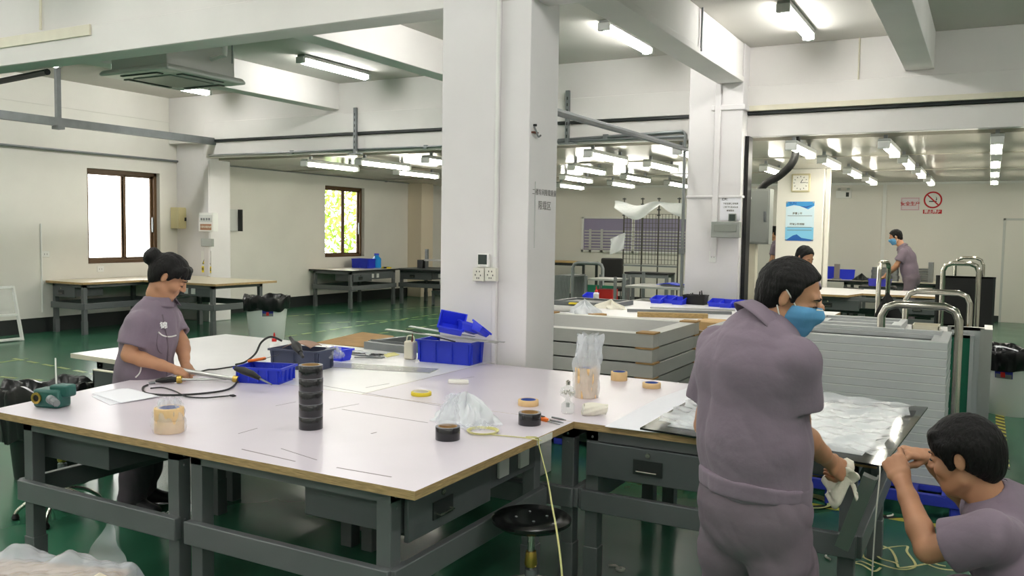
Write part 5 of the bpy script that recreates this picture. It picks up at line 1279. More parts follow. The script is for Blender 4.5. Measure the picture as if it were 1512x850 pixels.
p = onz(1303, 410, .8); table('dark side table where the far man works', (-1.66, 16.35), .55, .6, .76, skirtm, galv)
crate('parts_bin', 'violet blue tray under the hands of the far man', 'bin', V((-1.62, 16.3, .762)), .12, mat('violet_blue', (84, 84, 214), .4), rz=0, wd=(.36, .24), ribs=0, lip=.004, z=.76)
for a, b, lb, r in (((1246, 425), (1275, 428), 'black handled screwdriver on the white table of the right room', .012), ((1320, 427), (1324, 429), 'small dark object near the far man on the white table', .03), ((1352, 428), (1356, 430), 'small dark object on the white table below the far man', .025)):
    p, r3 = onz(*a, .763), onz(*b, .763); q = MB().tube([V((0, 0, r)), (r3 - p) * .3 + V((0, 0, r)), r3 - p + V((0, 0, r))], [r, r, r * .4], 8); at_base('hand_tool', q, blackm, p, lb, 'tool')
heap('black_sheet', 'black film heap under the trolley handles in the right room', V((-.95, 10.3, .0)), .42, .72, blackbag, 11)
t = thing('fan_base', 'round grey rimmed machine at the far right before the black board', 'machine', (-.3, 9.72, .0)); MB().lathe([(.11, 0), (.11, .56), (.14, .6), (.14, .68), (.06, .7), (0, .7)], n=24).build('machine_body', mat('machine_grey', (150, 146, 138), .5), t); MB().cyl((.1, -.05, .5), (.2, -.1, .56), .03, n=12).build('valve', brassm, t)
# ------------------------------------------------------------------ people: bodies and clothes as one blended surface each
class SDF:
    def __init__(s, pts, pad, h):
        P = np.array([tuple(p) for p in pts]); s.lo = P.min(0) - pad; s.h = h
        s.n = np.ceil((P.max(0) + pad - s.lo) / h).astype(int) + 1
        s.a = np.full(s.n, .5, np.float32)
    def blk(s, lo, hi):
        i0 = np.maximum(np.floor((np.array(lo) - s.lo) / s.h).astype(int), 0); i1 = np.minimum(np.ceil((np.array(hi) - s.lo) / s.h).astype(int) + 1, s.n)
        if (i1 <= i0).any(): return None
        ax = [(s.lo[k] + s.h * np.arange(i0[k], i1[k])).astype(np.float32) for k in range(3)]
        return tuple(slice(i0[k], i1[k]) for k in range(3)), ax[0][:, None, None], ax[1][None, :, None], ax[2][None, None, :]
    def put(s, fn, lo, hi, k=.0, cut=False):
        m = k + 2.5 * s.h; b = s.blk(np.array(lo) - m, np.array(hi) + m)
        if b is None: return
        sl, X, Y, Z = b; d = fn(X, Y, Z); a = s.a[sl]
        if cut:
            d = -d
            if k: hh = np.maximum(k - np.abs(a - d), 0) / k; s.a[sl] = np.maximum(a, d) + hh * hh * k * .25
            else: s.a[sl] = np.maximum(a, d)
        else:
            if k: hh = np.maximum(k - np.abs(a - d), 0) / k; s.a[sl] = np.minimum(a, d) - hh * hh * k * .25
            else: s.a[sl] = np.minimum(a, d)
    def cap(s, p, q, r0, r1, k=.01, cut=False):
        p, q = np.array(tuple(p)), np.array(tuple(q)); ba = q - p; L = max(float(ba @ ba), 1e-9); R = max(r0, r1)
        def fn(X, Y, Z):
            x, y, z = X - p[0], Y - p[1], Z - p[2]
            t = np.clip((x * ba[0] + y * ba[1] + z * ba[2]) / L, 0, 1)
            return np.sqrt((x - t * ba[0]) ** 2 + (y - t * ba[1]) ** 2 + (z - t * ba[2]) ** 2) - (r0 + (r1 - r0) * t)
        s.put(fn, np.minimum(p, q) - R, np.maximum(p, q) + R, k, cut)
    def chain(s, pts, rs, k=.01):
        for i in range(len(pts) - 1): s.cap(pts[i], pts[i + 1], rs[i], rs[i + 1], k)
    def ell(s, c, R, ax, k=.01, cut=False):
        c = np.array(tuple(c)); A = [np.array(tuple(a)) for a in ax]; mx = max(R)
        def fn(X, Y, Z):
            x, y, z = X - c[0], Y - c[1], Z - c[2]; u = [(x * a[0] + y * a[1] + z * a[2]) for a in A]
            k0 = np.sqrt(sum((u[i] / R[i]) ** 2 for i in range(3))); k1 = np.sqrt(sum((u[i] / R[i] ** 2) ** 2 for i in range(3))) + 1e-6
            return k0 * (k0 - 1) / k1
        s.put(fn, c - mx, c + mx, k, cut)
    def loft(s, st, k=.02, cut=False, ends=1.):
        for (c0, x0, a0, b0), (c1, x1, a1, b1) in zip(st[:-1], st[1:]):
            p, q = np.array(tuple(c0)), np.array(tuple(c1)); ba = q - p; L = float(ba @ ba); w = ba / math.sqrt(L)
            xd = np.array(tuple(x0)) + np.array(tuple(x1)); xd = xd - w * (xd @ w); xd /= np.linalg.norm(xd); yd = np.cross(w, xd); R = max(a0, a1, b0, b1)
            def fn(X, Y, Z):
                x, y, z = X - p[0], Y - p[1], Z - p[2]; tt = (x * ba[0] + y * ba[1] + z * ba[2]) / L; t = np.clip(tt, 0, 1)
                a = a0 + (a1 - a0) * t; b = b0 + (b1 - b0) * t; e = (tt - t) * math.sqrt(L) / ends
                u = x * xd[0] + y * xd[1] + z * xd[2]; v = x * yd[0] + y * yd[1] + z * yd[2]
                m = np.minimum(a, b); return (np.sqrt((u / a) ** 2 + (v / b) ** 2 + (e / m) ** 2) - 1) * m
            s.put(fn, np.minimum(p, q) - R, np.maximum(p, q) + R, k, cut)
    def half(s, p, n, lo, hi, k=.004):
        """cut away the side of the plane the normal points to, inside a box"""
        p, n = np.array(tuple(p)), np.array(tuple(n)); n = n / np.linalg.norm(n)
        s.put(lambda X, Y, Z: -((X - p[0]) * n[0] + (Y - p[1]) * n[1] + (Z - p[2]) * n[2]), lo, hi, k, True)
    def folds(s, amp, freq, seed, ax=(1, 1, .45)):
        r_ = np.random.default_rng(seed); sl = np.abs(s.a) < .05
        X, Y, Z = [(s.lo[k] + s.h * np.arange(s.n[k])).astype(np.float32) for k in range(3)]
        ix = np.nonzero(sl); x, y, z = X[ix[0]] * ax[0], Y[ix[1]] * ax[1], Z[ix[2]] * ax[2]; d = np.zeros_like(x)
        wx = .03 * np.sin(x * 17 + 3 * np.sin(z * 11)); wz = .03 * np.sin(z * 15 + 2 * np.sin(y * 13))
        for i in range(7):
            v = r_.normal(size=3); v /= np.linalg.norm(v); f = freq * (.6 + .35 * i)
            w = np.sin(f * (v[0] * (x + wx) + v[1] * y + v[2] * (z + wz)) + r_.uniform(0, 6.28)); d += (1 - 2 * np.abs(w) ** .8) / (1 + .6 * i) * .6
        s.a[ix] += amp * d
    def mesh(s, name, m, parent, smooth=1):
        a = s.a; n = s.n; ins = a < 0
        c = np.zeros(n - 1, np.int8)
        for i in (0, 1):
            for j in (0, 1):
                for k in (0, 1): c += ins[i:n[0] - 1 + i, j:n[1] - 1 + j, k:n[2] - 1 + k]
        act = np.nonzero((c > 0) & (c < 8)); N = len(act[0]); idx = np.full(n - 1, -1, np.int32); idx[act] = np.arange(N)
        acc = np.zeros((N, 3), np.float32); cnt = np.zeros(N, np.float32); I, J, K = act
        for axis in range(3):
            o = [k for k in range(3) if k != axis]
            for p in (0, 1):
                for q in (0, 1):
                    off = [0, 0, 0]; off[o[0]] = p; off[o[1]] = q; of2 = list(off); of2[axis] = 1
                    v0 = a[I + off[0], J + off[1], K + off[2]]; v1 = a[I + of2[0], J + of2[1], K + of2[2]]; mk = (v0 < 0) != (v1 < 0)
                    t = np.where(mk, v0 / np.where(mk, v0 - v1, 1), 0)
                    pos = np.zeros((N, 3), np.float32); pos[:, o[0]] = p; pos[:, o[1]] = q; pos[:, axis] = t
                    acc += pos * mk[:, None]; cnt += mk
        V_ = (np.stack([I, J, K], 1) + acc / cnt[:, None]) * s.h + s.lo
        F_ = []
        for axis in range(3):
            o = [(axis + 1) % 3, (axis + 2) % 3]
            sl0 = [slice(1, n[k] - 1) for k in range(3)]; sl1 = list(sl0); sl0[axis] = slice(0, n[axis] - 1); sl1[axis] = slice(1, n[axis])
            A, B = ins[tuple(sl0)], ins[tuple(sl1)]; e = np.nonzero(A != B); flip = A[e]; base = [e[0].copy(), e[1].copy(), e[2].copy()]
            for k in range(3):
                if k != axis: base[k] += 1
            qs = []
            for du, dv in ((0, 0), (-1, 0), (-1, -1), (0, -1)):
                b = [x.copy() for x in base]; b[o[0]] += du; b[o[1]] += dv; qs.append(idx[b[0], b[1], b[2]])
            q = np.stack(qs, 1); q[~flip] = q[~flip][:, ::-1]; F_.append(q)
        F_ = np.concatenate(F_); F_ = F_[(F_ >= 0).all(1)]
        for _ in range(smooth):
            sm = np.zeros_like(V_); ct = np.zeros(N)
            for p in range(4):
                for q in (1, 3): np.add.at(sm, F_[:, p], V_[F_[:, (p + q) % 4]]); np.add.at(ct, F_[:, p], 1)
            V_ = V_ * .5 + .5 * sm / np.maximum(ct, 1)[:, None]
        I4 = np.array(WM[parent.name].inverted()); W = V_ @ I4[:3, :3].T + I4[:3, 3]
        me = bpy.data.meshes.new(name); me.vertices.add(N); me.vertices.foreach_set('co', W.astype(np.float32).ravel())
        me.loops.add(F_.size); me.loops.foreach_set('vertex_index', F_.astype(np.int32).ravel()); me.polygons.add(len(F_))
        me.polygons.foreach_set('loop_start', np.arange(0, F_.size, 4, dtype=np.int32)); me.polygons.foreach_set('use_smooth', np.ones(len(F_), bool))
        me.materials.append(m); me.update(); me.validate()
        ob = bpy.data.objects.new(name, me); C.objects.link(ob); ob.parent = parent
        return ob, V_, F_

UZ = V((0, 0, 1))
def hand(f, W, D, B, right, curls, thumb=((.55, .75, -.35), (.25, .9, -.35), (.1, .95, -.3)), s=.95, spread=.06, k=.006):
    """W wrist, D towards the fingers, B out of the back of the hand"""
    D = D.normalized(); B = (B - D * B.dot(D)).normalized(); X = B.cross(D) if right else D.cross(B)
    w = lambda x, y, z: W + X * (x * s) + D * (y * s) + B * (z * s)
    f.loft([(w(0, -.01, 0), X, .027 * s, .02 * s), (w(.0, .03, 0), X, .037 * s, .018 * s), (w(0, .08, 0), X, .041 * s, .0145 * s)], .008)
    for i, (x, y, ls) in enumerate(((.031, .086, (.042, .026, .021)), (.0105, .092, (.046, .029, .022)), (-.0105, .088, (.042, .027, .021)), (-.03, .08, (.033, .021, .018)))):
        p = w(x * .95, y - .02, 0); pts = [p, w(x, y, .002)]; th = 0; cu = curls[i] if i < len(curls) else curls[-1]; sp = spread * (1.5 - i)
        d0 = (D + X * sp).normalized()
        for L, c in zip(ls, cu):
            th += math.radians(c); pts.append(pts[-1] + (d0 * math.cos(th) - B * math.sin(th)) * (L * s))
        r = (.0105, .0102, .0092, .0086, .0072) if i < 3 else (.009, .0088, .008, .0075, .0063)
        for j in range(4): f.cap(pts[j], pts[j + 1], r[j] * s, r[j + 1] * s, .004 if j else .008)
    p = w(.018, .015, -.006); pts = [p]
    for L, t in zip((.048, .034, .027), thumb): v = (X * t[0] + D * t[1] + B * t[2]).normalized(); pts.append(pts[-1] + v * (L * s))
    for j, (r0, r1) in enumerate(((.016, .013), (.0125, .011), (.0105, .0085))): f.cap(pts[j], pts[j + 1], r0 * s, r1 * s, .006)
    return w

def person(label, J, h=.005, hair='short', mask=False, shirt_m=None, trouser_m=None, sleeve=.62, seed=1, fem=False, detail=True, W=.2, Dp=.12, hs=1., collar=True, base=None):
    """J: joints in world space. hip, chest, neck, head, face, rb (body right), shR/shL, elR/elL, wrR/wrL, hipR.., knR.., anR.., toe dirs, hands"""
    b0 = base or V((J['hip'].x, J['hip'].y, 0))
    t = thing('person', label, 'person', b0)
    rb = J['rb'].normalized(); fb = UZ.cross(rb)
    Fd = J['face'].normalized(); Rt = Fd.cross(UZ if abs(Fd.z) < .9 else fb).normalized(); Up = Rt.cross(Fd)
    if 'roll' in J: Up = (Up + Rt * J['roll']).normalized(); Rt = Fd.cross(Up)
    H = J['head']; S = hs
    hl = lambda x, y, z: H + Rt * (x * S) + Fd * (y * S) + Up * (z * S)
    AX = (Rt, Fd, Up)
    keys = [k for k in J if isinstance(J[k], V) and k not in ('rb', 'face')]
    f = SDF([J[k] for k in keys if k not in ()] + [H + V((0, 0, .1))], .2, h)
    # --- torso and legs under the clothes
    hip, ch, nk = J['hip'], J['chest'], J['neck']
    f.loft([(hip, rb, W * .72, Dp * .78), (hip.lerp(ch, .5), rb, W * .66, Dp * .74), (ch, rb, W * .76, Dp * .8), (ch.lerp(nk, .75), rb, W * .62, Dp * .56)], .03)
    for s in 'RL':
        f.chain([J['sh' + s].lerp(ch, .2), J['sh' + s], J['el' + s]], [.055, .046, .036], .02)
        el, wr = J['el' + s], J['wr' + s]
        f.chain([J['sh' + s].lerp(el, .85), el, el.lerp(wr, .3), el.lerp(wr, .75), wr], [.039, .037, .04, .03, .025], .012)
        if 'kn' + s in J:
            f.chain([J['hp' + s], J['kn' + s], J['an' + s]], [.07, .05, .035], .02)
            f.cap(J['an' + s], J['an' + s] + J['toe' + s] * .05 + V((0, 0, -.035)), .032, .022, .02)
    # --- neck and head
    f.loft([(nk + (hl(0, -.02, -.09) - nk) * -.25, rb, .066 * S, .06 * S), (nk.lerp(hl(0, -.02, -.09), .6), rb, .056 * S, .057 * S), (hl(0, -.025, -.02), Rt, .052 * S, .06 * S)], .02)
    f.ell(hl(0, -.012, .035), (.074 * S, .095 * S, .086 * S), AX, .0)
    f.ell(hl(0, .022, -.035), (.06 * S, .072 * S, .082 * S), AX, .03)
    f.ell(hl(0, .05, -.088), (.034 * S, .036 * S, .03 * S), AX, .03)
    f.cap(hl(-.05, .0, -.065), hl(-.02, .06, -.09), .02 * S, .018 * S, .02); f.cap(hl(.05, .0, -.065), hl(.02, .06, -.09), .02 * S, .018 * S, .02)
    if detail:
        f.cap(hl(-.034, .077, .03), hl(.034, .077, .03), .013 * S, .013 * S, .015)
        for s in (-1, 1):
            f.ell(hl(s * .033, .1, .008), (.017 * S, .014 * S, .011 * S), AX, .012, True)
            f.ell(hl(s * .031, .08, .007), (.0145 * S, .0135 * S, .011 * S), AX, .004)
            f.ell(hl(s * .042, .062, -.028), (.026 * S, .024 * S, .024 * S), AX, .02)
            f.ell(hl(s * .077, -.008, -.002), (.009 * S, .018 * S, .029 * S), (Rt * .93 - Fd * .36 * s, Fd * .93 + Rt * .36 * s, Up), .006)
            f.ell(hl(s * .088, -.002, .002), (.006 * S, .011 * S, .017 * S), AX, .004, True)
        f.cap(hl(0, .09, .018), hl(0, .108, -.018), .0085 * S, .0125 * S, .01)
        for s in (-1, 1): f.ell(hl(s * .012, .098, -.022), (.009 * S, .011 * S, .008 * S), AX, .006)
        f.cap(hl(-.018, .086, -.05), hl(.018, .086, -.05), .008 * S, .008 * S, .008); f.cap(hl(-.016, .085, -.062), hl(.016, .085, -.062), .009 * S, .009 * S, .008)
        f.cap(hl(-.022, .1, -.056), hl(.022, .1, -.056), .003, .003, .004, True)
    for s in 'RL':
        if 'hand' + s in J:
            D, B, curls, *th = J['hand' + s]; hand(f, J['wr' + s], D, B, s == 'R', curls, *(th[:1] or []), k=.006)
    f.mesh('body', J.get('skin', skinm), t)
    if detail:
        for s in (-1, 1):
            eb = MB().tube([hl(s * .015, .094, .026), hl(s * .03, .0945, .031), hl(s * .05, .08, .026)], [.002, .003, .0015], 6, 3); eb.build('eyebrow', hairm, t, world=True)
            if not fem: MB().tube([hl(s * .019, .0925, .006), hl(s * .031, .0955, .0065), hl(s * .045, .087, .004)], [.002, .0034, .002], 6, 3).build('eye', inkm, t, world=True)
            else: MB().tube([hl(s * .018, .0925, .001), hl(s * .031, .095, -.002), hl(s * .046, .086, .0)], [.0016, .0026, .0016], 6, 3).build('eye', inkm, t, world=True)
    # --- hair
    g = SDF([H], .2, min(h, .005))
    e = .012 if hair != 'thick' else .018
    g.ell(hl(0, -.014, .036), ((.074 + e) * S, (.096 + e) * S, (.087 + e) * S), AX, 0)
    if hair == 'short':
        g.ell(hl(0, -.05, -.02), (.066 * S, .06 * S, .07 * S), AX, .02)
        p0, nn = hl(0, .004, .0), (Fd * .83 - Up * .56)
        g.half(p0, nn, np.array(H) - .25, np.array(H) + .25, .012)
        for s in (-1, 1): g.cap(hl(s * .072, .022, .045), hl(s * .074, .02, .0), .014 * S, .008 * S, .01)
    elif hair == 'thick':
        g.ell(hl(0, -.045, -.01), (.078 * S, .075 * S, .085 * S), AX, .02)
        g.half(hl(0, .0, -.018), (Fd * .66 - Up * .75), np.array(H) - .25, np.array(H) + .25, .012)
        for s in (-1, 1):
            g.cap(hl(s * .074, .03, .05), hl(s * .076, .022, -.02), .022 * S, .009 * S, .015)
            for j in range(4): g.cap(hl(s * (.012 + .018 * j), .074 - .006 * j, .085), hl(s * (.016 + .019 * j), .091 - .012 * j, .042 - .004 * j), .014 * S, .006 * S, .015)
    else:
        g.ell(hl(0, -.04, .0), (.078 * S, .07 * S, .09 * S), AX, .02)
        g.half(hl(0, -.006, -.018), (Fd * .74 - Up * .67), np.array(H) - .25, np.array(H) + .25, .012)
        for s in (-1, 1):
            g.cap(hl(s * .074, .03, .06), hl(s * .076, .012, .0), .02 * S, .008 * S, .015)
            for j in range(4): g.cap(hl(s * (.01 + .018 * j), .075 - .005 * j, .09), hl(s * (.02 + .02 * j), .094 - .013 * j, .05 - .004 * j), .014 * S, .006 * S, .015)
        g.ell(hl(.0, -.135, .05), (.05 * S, .045 * S, .05 * S), AX, .012)
    for s in (-1, 1): g.ell(hl(s * .09, -.008, -.004), (.026 * S, .024 * S, .036 * S), AX, .006, True)
    g.folds(.0028, 95, seed, (1, 1, .6))
    ho, *_ = g.mesh('hair', hairm, t)
    if fem:
        tie = MB().lathe([(.026, -.008), (.034, -.008), (.036, 0), (.034, .008), (.026, .008), (.026, -.008)], n=20); Mx = frameM(hl(0, -.1, .045), Rt, Up, -Fd); tie.v = [Mx @ v for v in tie.v]; tie.build('hair_tie', blackm, ho, world=False) if False else tie.build('hair_tie', blackm, t, world=True)
    if mask:
        m = SDF([H], .16, min(h, .004))
        m.ell(hl(0, .026, -.038), (.07 * S, .083 * S, .086 * S), AX, 0); [m.ell(hl(s * .044, .062, -.03), (.034 * S, .032 * S, .032 * S), AX, .02) for s in (-1, 1)]; m.ell(hl(0, .052, -.085), (.042 * S, .046 * S, .04 * S), AX, .03); m.cap(hl(0, .094, .0), hl(0, .112, -.022), .012 * S, .019 * S, .03)
        bx = np.array(H) - .25, np.array(H) + .25
        m.half(hl(0, .026, .0), -Fd + Up * .2, *bx); m.half(hl(0, .08, .0), Up + Fd * -.22, *bx); m.half(hl(0, .05, -.115), -Up + Fd * .1, *bx)
        m.folds(.0012, 60, 3, (.3, .3, 2))
        mo, *_ = m.mesh('face_mask', maskm, t)
        for s in (-1, 1):
            MB().tube([hl(s * .064, .035, -.012), hl(s * .078, .012, .01), hl(s * .084, -.012, .03)], .0022, 6, 4).build('mask_strap', whitem, t, world=True)
            MB().tube([hl(s * .058, .03, -.088), hl(s * .074, .0, -.06), hl(s * .084, -.02, -.03)], .0022, 6, 4).build('mask_strap', whitem, t, world=True)
        MB().tube([hl(-.03, .097, -.002), hl(0, .116, .0), hl(.03, .097, -.002)], .003, 6, 4).build('nose_wire', offm, t, world=True)
    # --- shirt
    q = SDF([J[k] for k in ('hip', 'chest', 'neck', 'shR', 'shL', 'elR', 'elL')] + ([J['hem']] if 'hem' in J else []), .26, h * 1.15)
    hem = J.get('hem', hip.lerp(ch, -.05)); SR = J.get('sr', .067)
    for s in 'RL':
        sh, el = J['sh' + s], J['el' + s]; en = sh.lerp(el, sleeve); d = (el - sh).normalized(); x = d.cross(fb if abs(d.dot(fb)) < .9 else UZ)
        q.chain([ch.lerp(sh, .75), sh - d * .0, en + d * .04], [.075, SR, SR * 1.1], .02)
        q.half(en, d, np.minimum(en, el + d * .1) - .11, np.maximum(en, el + d * .1) + .11)
        q.cap(en - d * .05, en + d * .08, SR - .016, SR - .004, .0, True)
    slv = q.a.copy(); q.a[:] = .5
    q.loft([(hem, rb, W * .92, Dp * 1.12), (hip.lerp(ch, .45), rb, W * .92, Dp * 1.1), (ch, rb, W * .96, Dp * 1.06), (ch.lerp(nk, .62), rb, W * J.get('yoke', .76), Dp * .84), (ch.lerp(nk, .9), rb, .07, .066)], .04)
    kk = .016; hh_ = np.maximum(kk - np.abs(q.a - slv), 0) / kk; q.a = np.minimum(q.a, slv) - hh_ * hh_ * kk * .25
    for s in 'RL':
        sh, el = J['sh' + s], J['el' + s]; en = sh.lerp(el, sleeve); d = (el - sh).normalized()
    lo = hem - V((.5, .5, .3))
    q.half(hem, hem - ch if 'hemn' not in J else J['hemn'], np.array(hem) - .4, np.array(hem) + .4)
    q.folds(J.get('fold', .0075), 17, seed)
    # neck opening
    q.cap(nk - (nk - ch).normalized() * .012, hl(0, -.02, -.05), .05, .065, .006, True)
    so, SV, SF = q.mesh('shirt', shirt_m or unif, t)
    if collar:
        # folded collar round the neck
        w = (hl(0, -.02, -.06) - nk).normalized(); xr = (rb - w * rb.dot(w)).normalized(); yr = w.cross(xr)
        def cf(u, v):
            a = -PI / 2 + .35 + u * (2 * PI - .7); a += 0
            dr = V((0, 0, 0)) + xr * math.cos(a + PI) + yr * math.sin(a + PI)
            fr = .5 - .5 * math.sin(a)
            if v < .4: k = v / .4; r_, z_ = .07 + .003 * k, -.012 + .055 * k
            else: k = (v - .4) / .6; r_, z_ = .075 + .034 * k, .043 - .052 * k
            return nk + dr * (r_ * (1 + .06 * math.sin(3 * a))) + w * (z_ - .012 * fr)
        MB().grid(cf, 40, 8).build('collar', shirt_m or unif, t, world=True, solid=.004, ang=80)
    # --- trousers, shoes
    if 'knR' in J:
        p = SDF([J[k] for k in ('hip', 'knR', 'knL', 'anR', 'anL')], .2, h * 1.3)
        p.loft([(hip + (ch - hip) * .22, rb, W * .84, Dp * 1.0), (hip, rb, W * .88, Dp * 1.06), (hip - (ch - hip) * .15, rb, W * .82, Dp * 1.0)], .03)
        for s in 'RL':
            a = J['an' + s]; k_ = J['kn' + s]
            p.chain([J['hp' + s], J['hp' + s].lerp(k_, .5), k_, k_.lerp(a, .6), a], [.098, .096, .08, .074, .07], .03)
            p.half(a + V((0, 0, -.02)), V((0, 0, -1)), np.array(a) - .13, np.array(a) + .13)
        p.folds(.0085, 17, seed + 4, (1, 1, .8))
        p.mesh('trousers', trouser_m or unifd, t)
        for s in 'RL':
            a = J['an' + s]; d = J['toe' + s].normalized(); x = d.cross(UZ); g0 = V((a.x, a.y, 0))
            sh_ = SDF([g0, g0 + d * .2], .12, .008)
            sh_.loft([(g0 - d * .05 + V((0, 0, .05)), x, .035, .045), (g0 + d * .06 + V((0, 0, .045)), x, .043, .04), (g0 + d * .16 + V((0, 0, .03)), x, .042, .028)], .02); sh_.cap(g0 + V((0, 0, .06)), g0 + V((0, 0, .1)), .045, .045, .03)
            sh_.half(g0 + V((0, 0, .003)), V((0, 0, -1)), np.array(g0) - .3, np.array(g0) + .3, .0)
            sh_.mesh('shoe', shoem, t)
    return t, (SV, SF)

from mathutils.bvhtree import BVHTree
def on_cloth(sv, pix, off=.003):
    bv = BVHTree.FromPolygons([tuple(v) for v in sv[0]], [tuple(int(i) for i in q) for q in sv[1]])
    out = []
    for x, y in pix:
        d = ray(x, y).normalized(); hit = bv.ray_cast(CAM, d)
        if hit[0] is not None: out.append(hit[0] - d * off)
    return out
def strip_part(name, sv, pix, w, m, parent):
    pts = on_cloth(sv, pix)
    if len(pts) > 1: MB().tube(pts, w, 6, 3).build(name, m, parent, world=True)

NAT = ((28, 32, 18), (34, 38, 22), (40, 42, 25), (46, 46, 28))
FIST = ((62, 80, 45), (68, 84, 48), (72, 86, 50), (76, 88, 50))
# ---- standing man, seen from behind
dz = 2.78
rb = V((.88, -.47, 0)).normalized(); fb = UZ.cross(rb)
hip = atd(1113, 742, dz); ch = atd(1110, 545, dz); nk = atd(1126, 480, dz - .0)
J = dict(hip=hip, chest=ch, neck=nk, rb=rb, head=atd(1166, 439, 2.76), face=V((.97, .06, -.36)),
         hem=atd(1114, 722, dz), hemn=V((-.06, 0, -1)), yoke=.66,
         shR=ch.lerp(nk, .3) + rb * .155, shL=ch.lerp(nk, .3) - rb * .155,
         elR=atd(1178, 636, 2.70), wrR=atd(1224, 680, 2.88), elL=atd(1042, 628, 2.98), wrL=atd(1068, 648, 3.18),
         hpR=hip + rb * .092 - UZ * .03, hpL=hip - rb * .092 - UZ * .03)
J['knR'] = V((J['hpR'].x, J['hpR'].y, .43)) + fb * .05 + rb * .02; J['knL'] = V((J['hpL'].x, J['hpL'].y, .43)) + fb * .04 - rb * .03
J['anR'] = V((J['knR'].x, J['knR'].y, .08)) - fb * .02; J['anL'] = V((J['knL'].x, J['knL'].y, .08)) - fb * .02
J['toeR'] = (fb + rb * .25).normalized(); J['toeL'] = (fb - rb * .2).normalized()
dR = (atd(1250, 700, 2.93) - J['wrR']); J['handR'] = (dR, V((.35, -.75, .55)), ((45, 55, 30), (52, 62, 35), (60, 68, 40), (66, 70, 40)), ((.35, .8, -.6), (.0, .85, -.6), (-.2, .85, -.5)))
J['handL'] = (V((.3, .8, -.3)), V((-.1, .2, 1)), NAT)
man, msv = person('standing man in mauve uniform seen from behind, blue face mask, white rag in hand', J, .0045, 'short', True, seed=3, W=.192, Dp=.125, hs=.93)
# waistband of the shirt
q = SDF([J['hem'], J['hip']], .3, .006)
q.loft([(J['hem'] + UZ * .005, rb, .192 * .985, .125 * 1.2), (J['hem'] + UZ * .055, rb, .192 * .99, .125 * 1.2)], .01, ends=.12)
q.half(J['hem'] - UZ * .004, J['hemn'], np.array(J['hem']) - .4, np.array(J['hem']) + .4); q.half(J['hem'] + UZ * .055, -J['hemn'], np.array(J['hem']) - .4, np.array(J['hem']) + .4)
q.folds(.003, 40, 9, (1, 1, .1)); q.mesh('waistband', unif, man)
c = atd(1240, 706, 2.94)
t = thing('cleaning_rag', 'white rag held in the right hand of the standing man', 'rag', c)
MB().grid(lambda u, v: c + V((-.05 + .1 * u + .012 * math.sin(9 * v), .02 * math.sin(7 * u + 3 * v), .035 - .1 * v * (1 + .35 * math.sin(6 * u)) + .012 * math.sin(11 * u))), 18, 14).build('rag_cloth', clothm, t, world=True, solid=.006, ang=80)
MB().lathe([(0, -.03), (.02, -.022), (.024, 0), (.02, .02), (0, .03)], atd(1250, 690, 2.95) - c, 14, None, lambda v, a: v * (1 + .15 * math.sin(3 * a))).build('rag_bunch', clothm, t, ang=80)

# ---- woman at the table
rb = V((.357, -.934, 0)); fb = UZ.cross(rb)
dz = 4.9
hip = atd(203, 590, dz); ch = atd(222, 496, dz - .02); nk = atd(236, 446, dz - .02)
J = dict(hip=hip, chest=ch, neck=nk, rb=rb, head=atd(249, 409, 4.88), face=V((.72, .60, -.62)),
         shR=ch.lerp(nk, .42) + rb * .15, shL=ch.lerp(nk, .42) - rb * .15,
         elR=atd(190, 524, 4.70), wrR=atd(254, 544, 4.72), elL=atd(269, 506, 5.0), wrL=atd(273, 536, 4.92),
         hpR=hip + rb * .085 - UZ * .03, hpL=hip - rb * .085 - UZ * .03, hem=atd(200, 598, dz))
J['knR'] = V((J['hpR'].x, J['hpR'].y, .4)) + fb * .06; J['knL'] = V((J['hpL'].x, J['hpL'].y, .4)) + fb * .03
J['anR'] = V((J['knR'].x, J['knR'].y, .08)) - fb * .05; J['anL'] = V((J['knL'].x, J['knL'].y, .08)) - fb * .06
J['toeR'] = (fb + rb * .2).normalized(); J['toeL'] = (fb - rb * .2).normalized()
J['handR'] = (atd(279, 553, 4.74) - J['wrR'], V((-.3, -.5, .8)), ((50, 60, 30), (58, 64, 34), (64, 68, 38), (70, 70, 40)), ((.35, .85, -.5), (.05, .9, -.5), (-.15, .9, -.4)))
J['handL'] = (atd(285, 553, 4.9) - J['wrL'], V((.7, .2, .6)), ((40, 52, 30), (46, 56, 34), (52, 60, 38), (58, 62, 40)), ((.4, .85, -.45), (.1, .9, -.5), (-.1, .9, -.4)))
wom, wsv = person('woman with tied black hair in mauve uniform bending over the table', J, .005, 'bun', False, seed=11, fem=True, W=.175, Dp=.125, trouser_m=mat('dark_trousers', (84, 76, 84), .9, var=.1, bump=.25, bscale=24), sleeve=.66)
strip_part('pocket_piping', wsv, [(234, 490), (240, 495), (250, 497), (260, 495)], .004, whitem, wom)
strip_part('side_piping', wsv, [(208, 536), (208, 545), (205, 552), (200, 557)], .004, whitem, wom)
strip_part('front_placket', wsv, [(240, 464), (243, 480), (247, 500), (248, 520), (246, 545), (245, 565)], .004, unifd, wom)
strip_part('pocket_edge', wsv, [(233, 492), (232, 508), (236, 520), (250, 524)], .002, unifd, wom)
hh = on_cloth(wsv, [(236, 481)], .004)
if hh:
    zz = (-ray(230, 478)).normalized(); zz = (zz + V((.3, .0, 0))).normalized(); xx = UZ.cross(zz).normalized(); text('广锦', .04, frameM(hh[0], xx, zz.cross(xx), zz), whiteink, 'name_embroidery', wom)
t = thing('hot_knife', 'long grey rod tool held in the hands of the woman', 'tool', atd(262, 545, 4.78))
a, b = atd(258, 545, 4.76) - atd(262, 545, 4.78), T(352, 560, TH + .02) - atd(262, 545, 4.78)
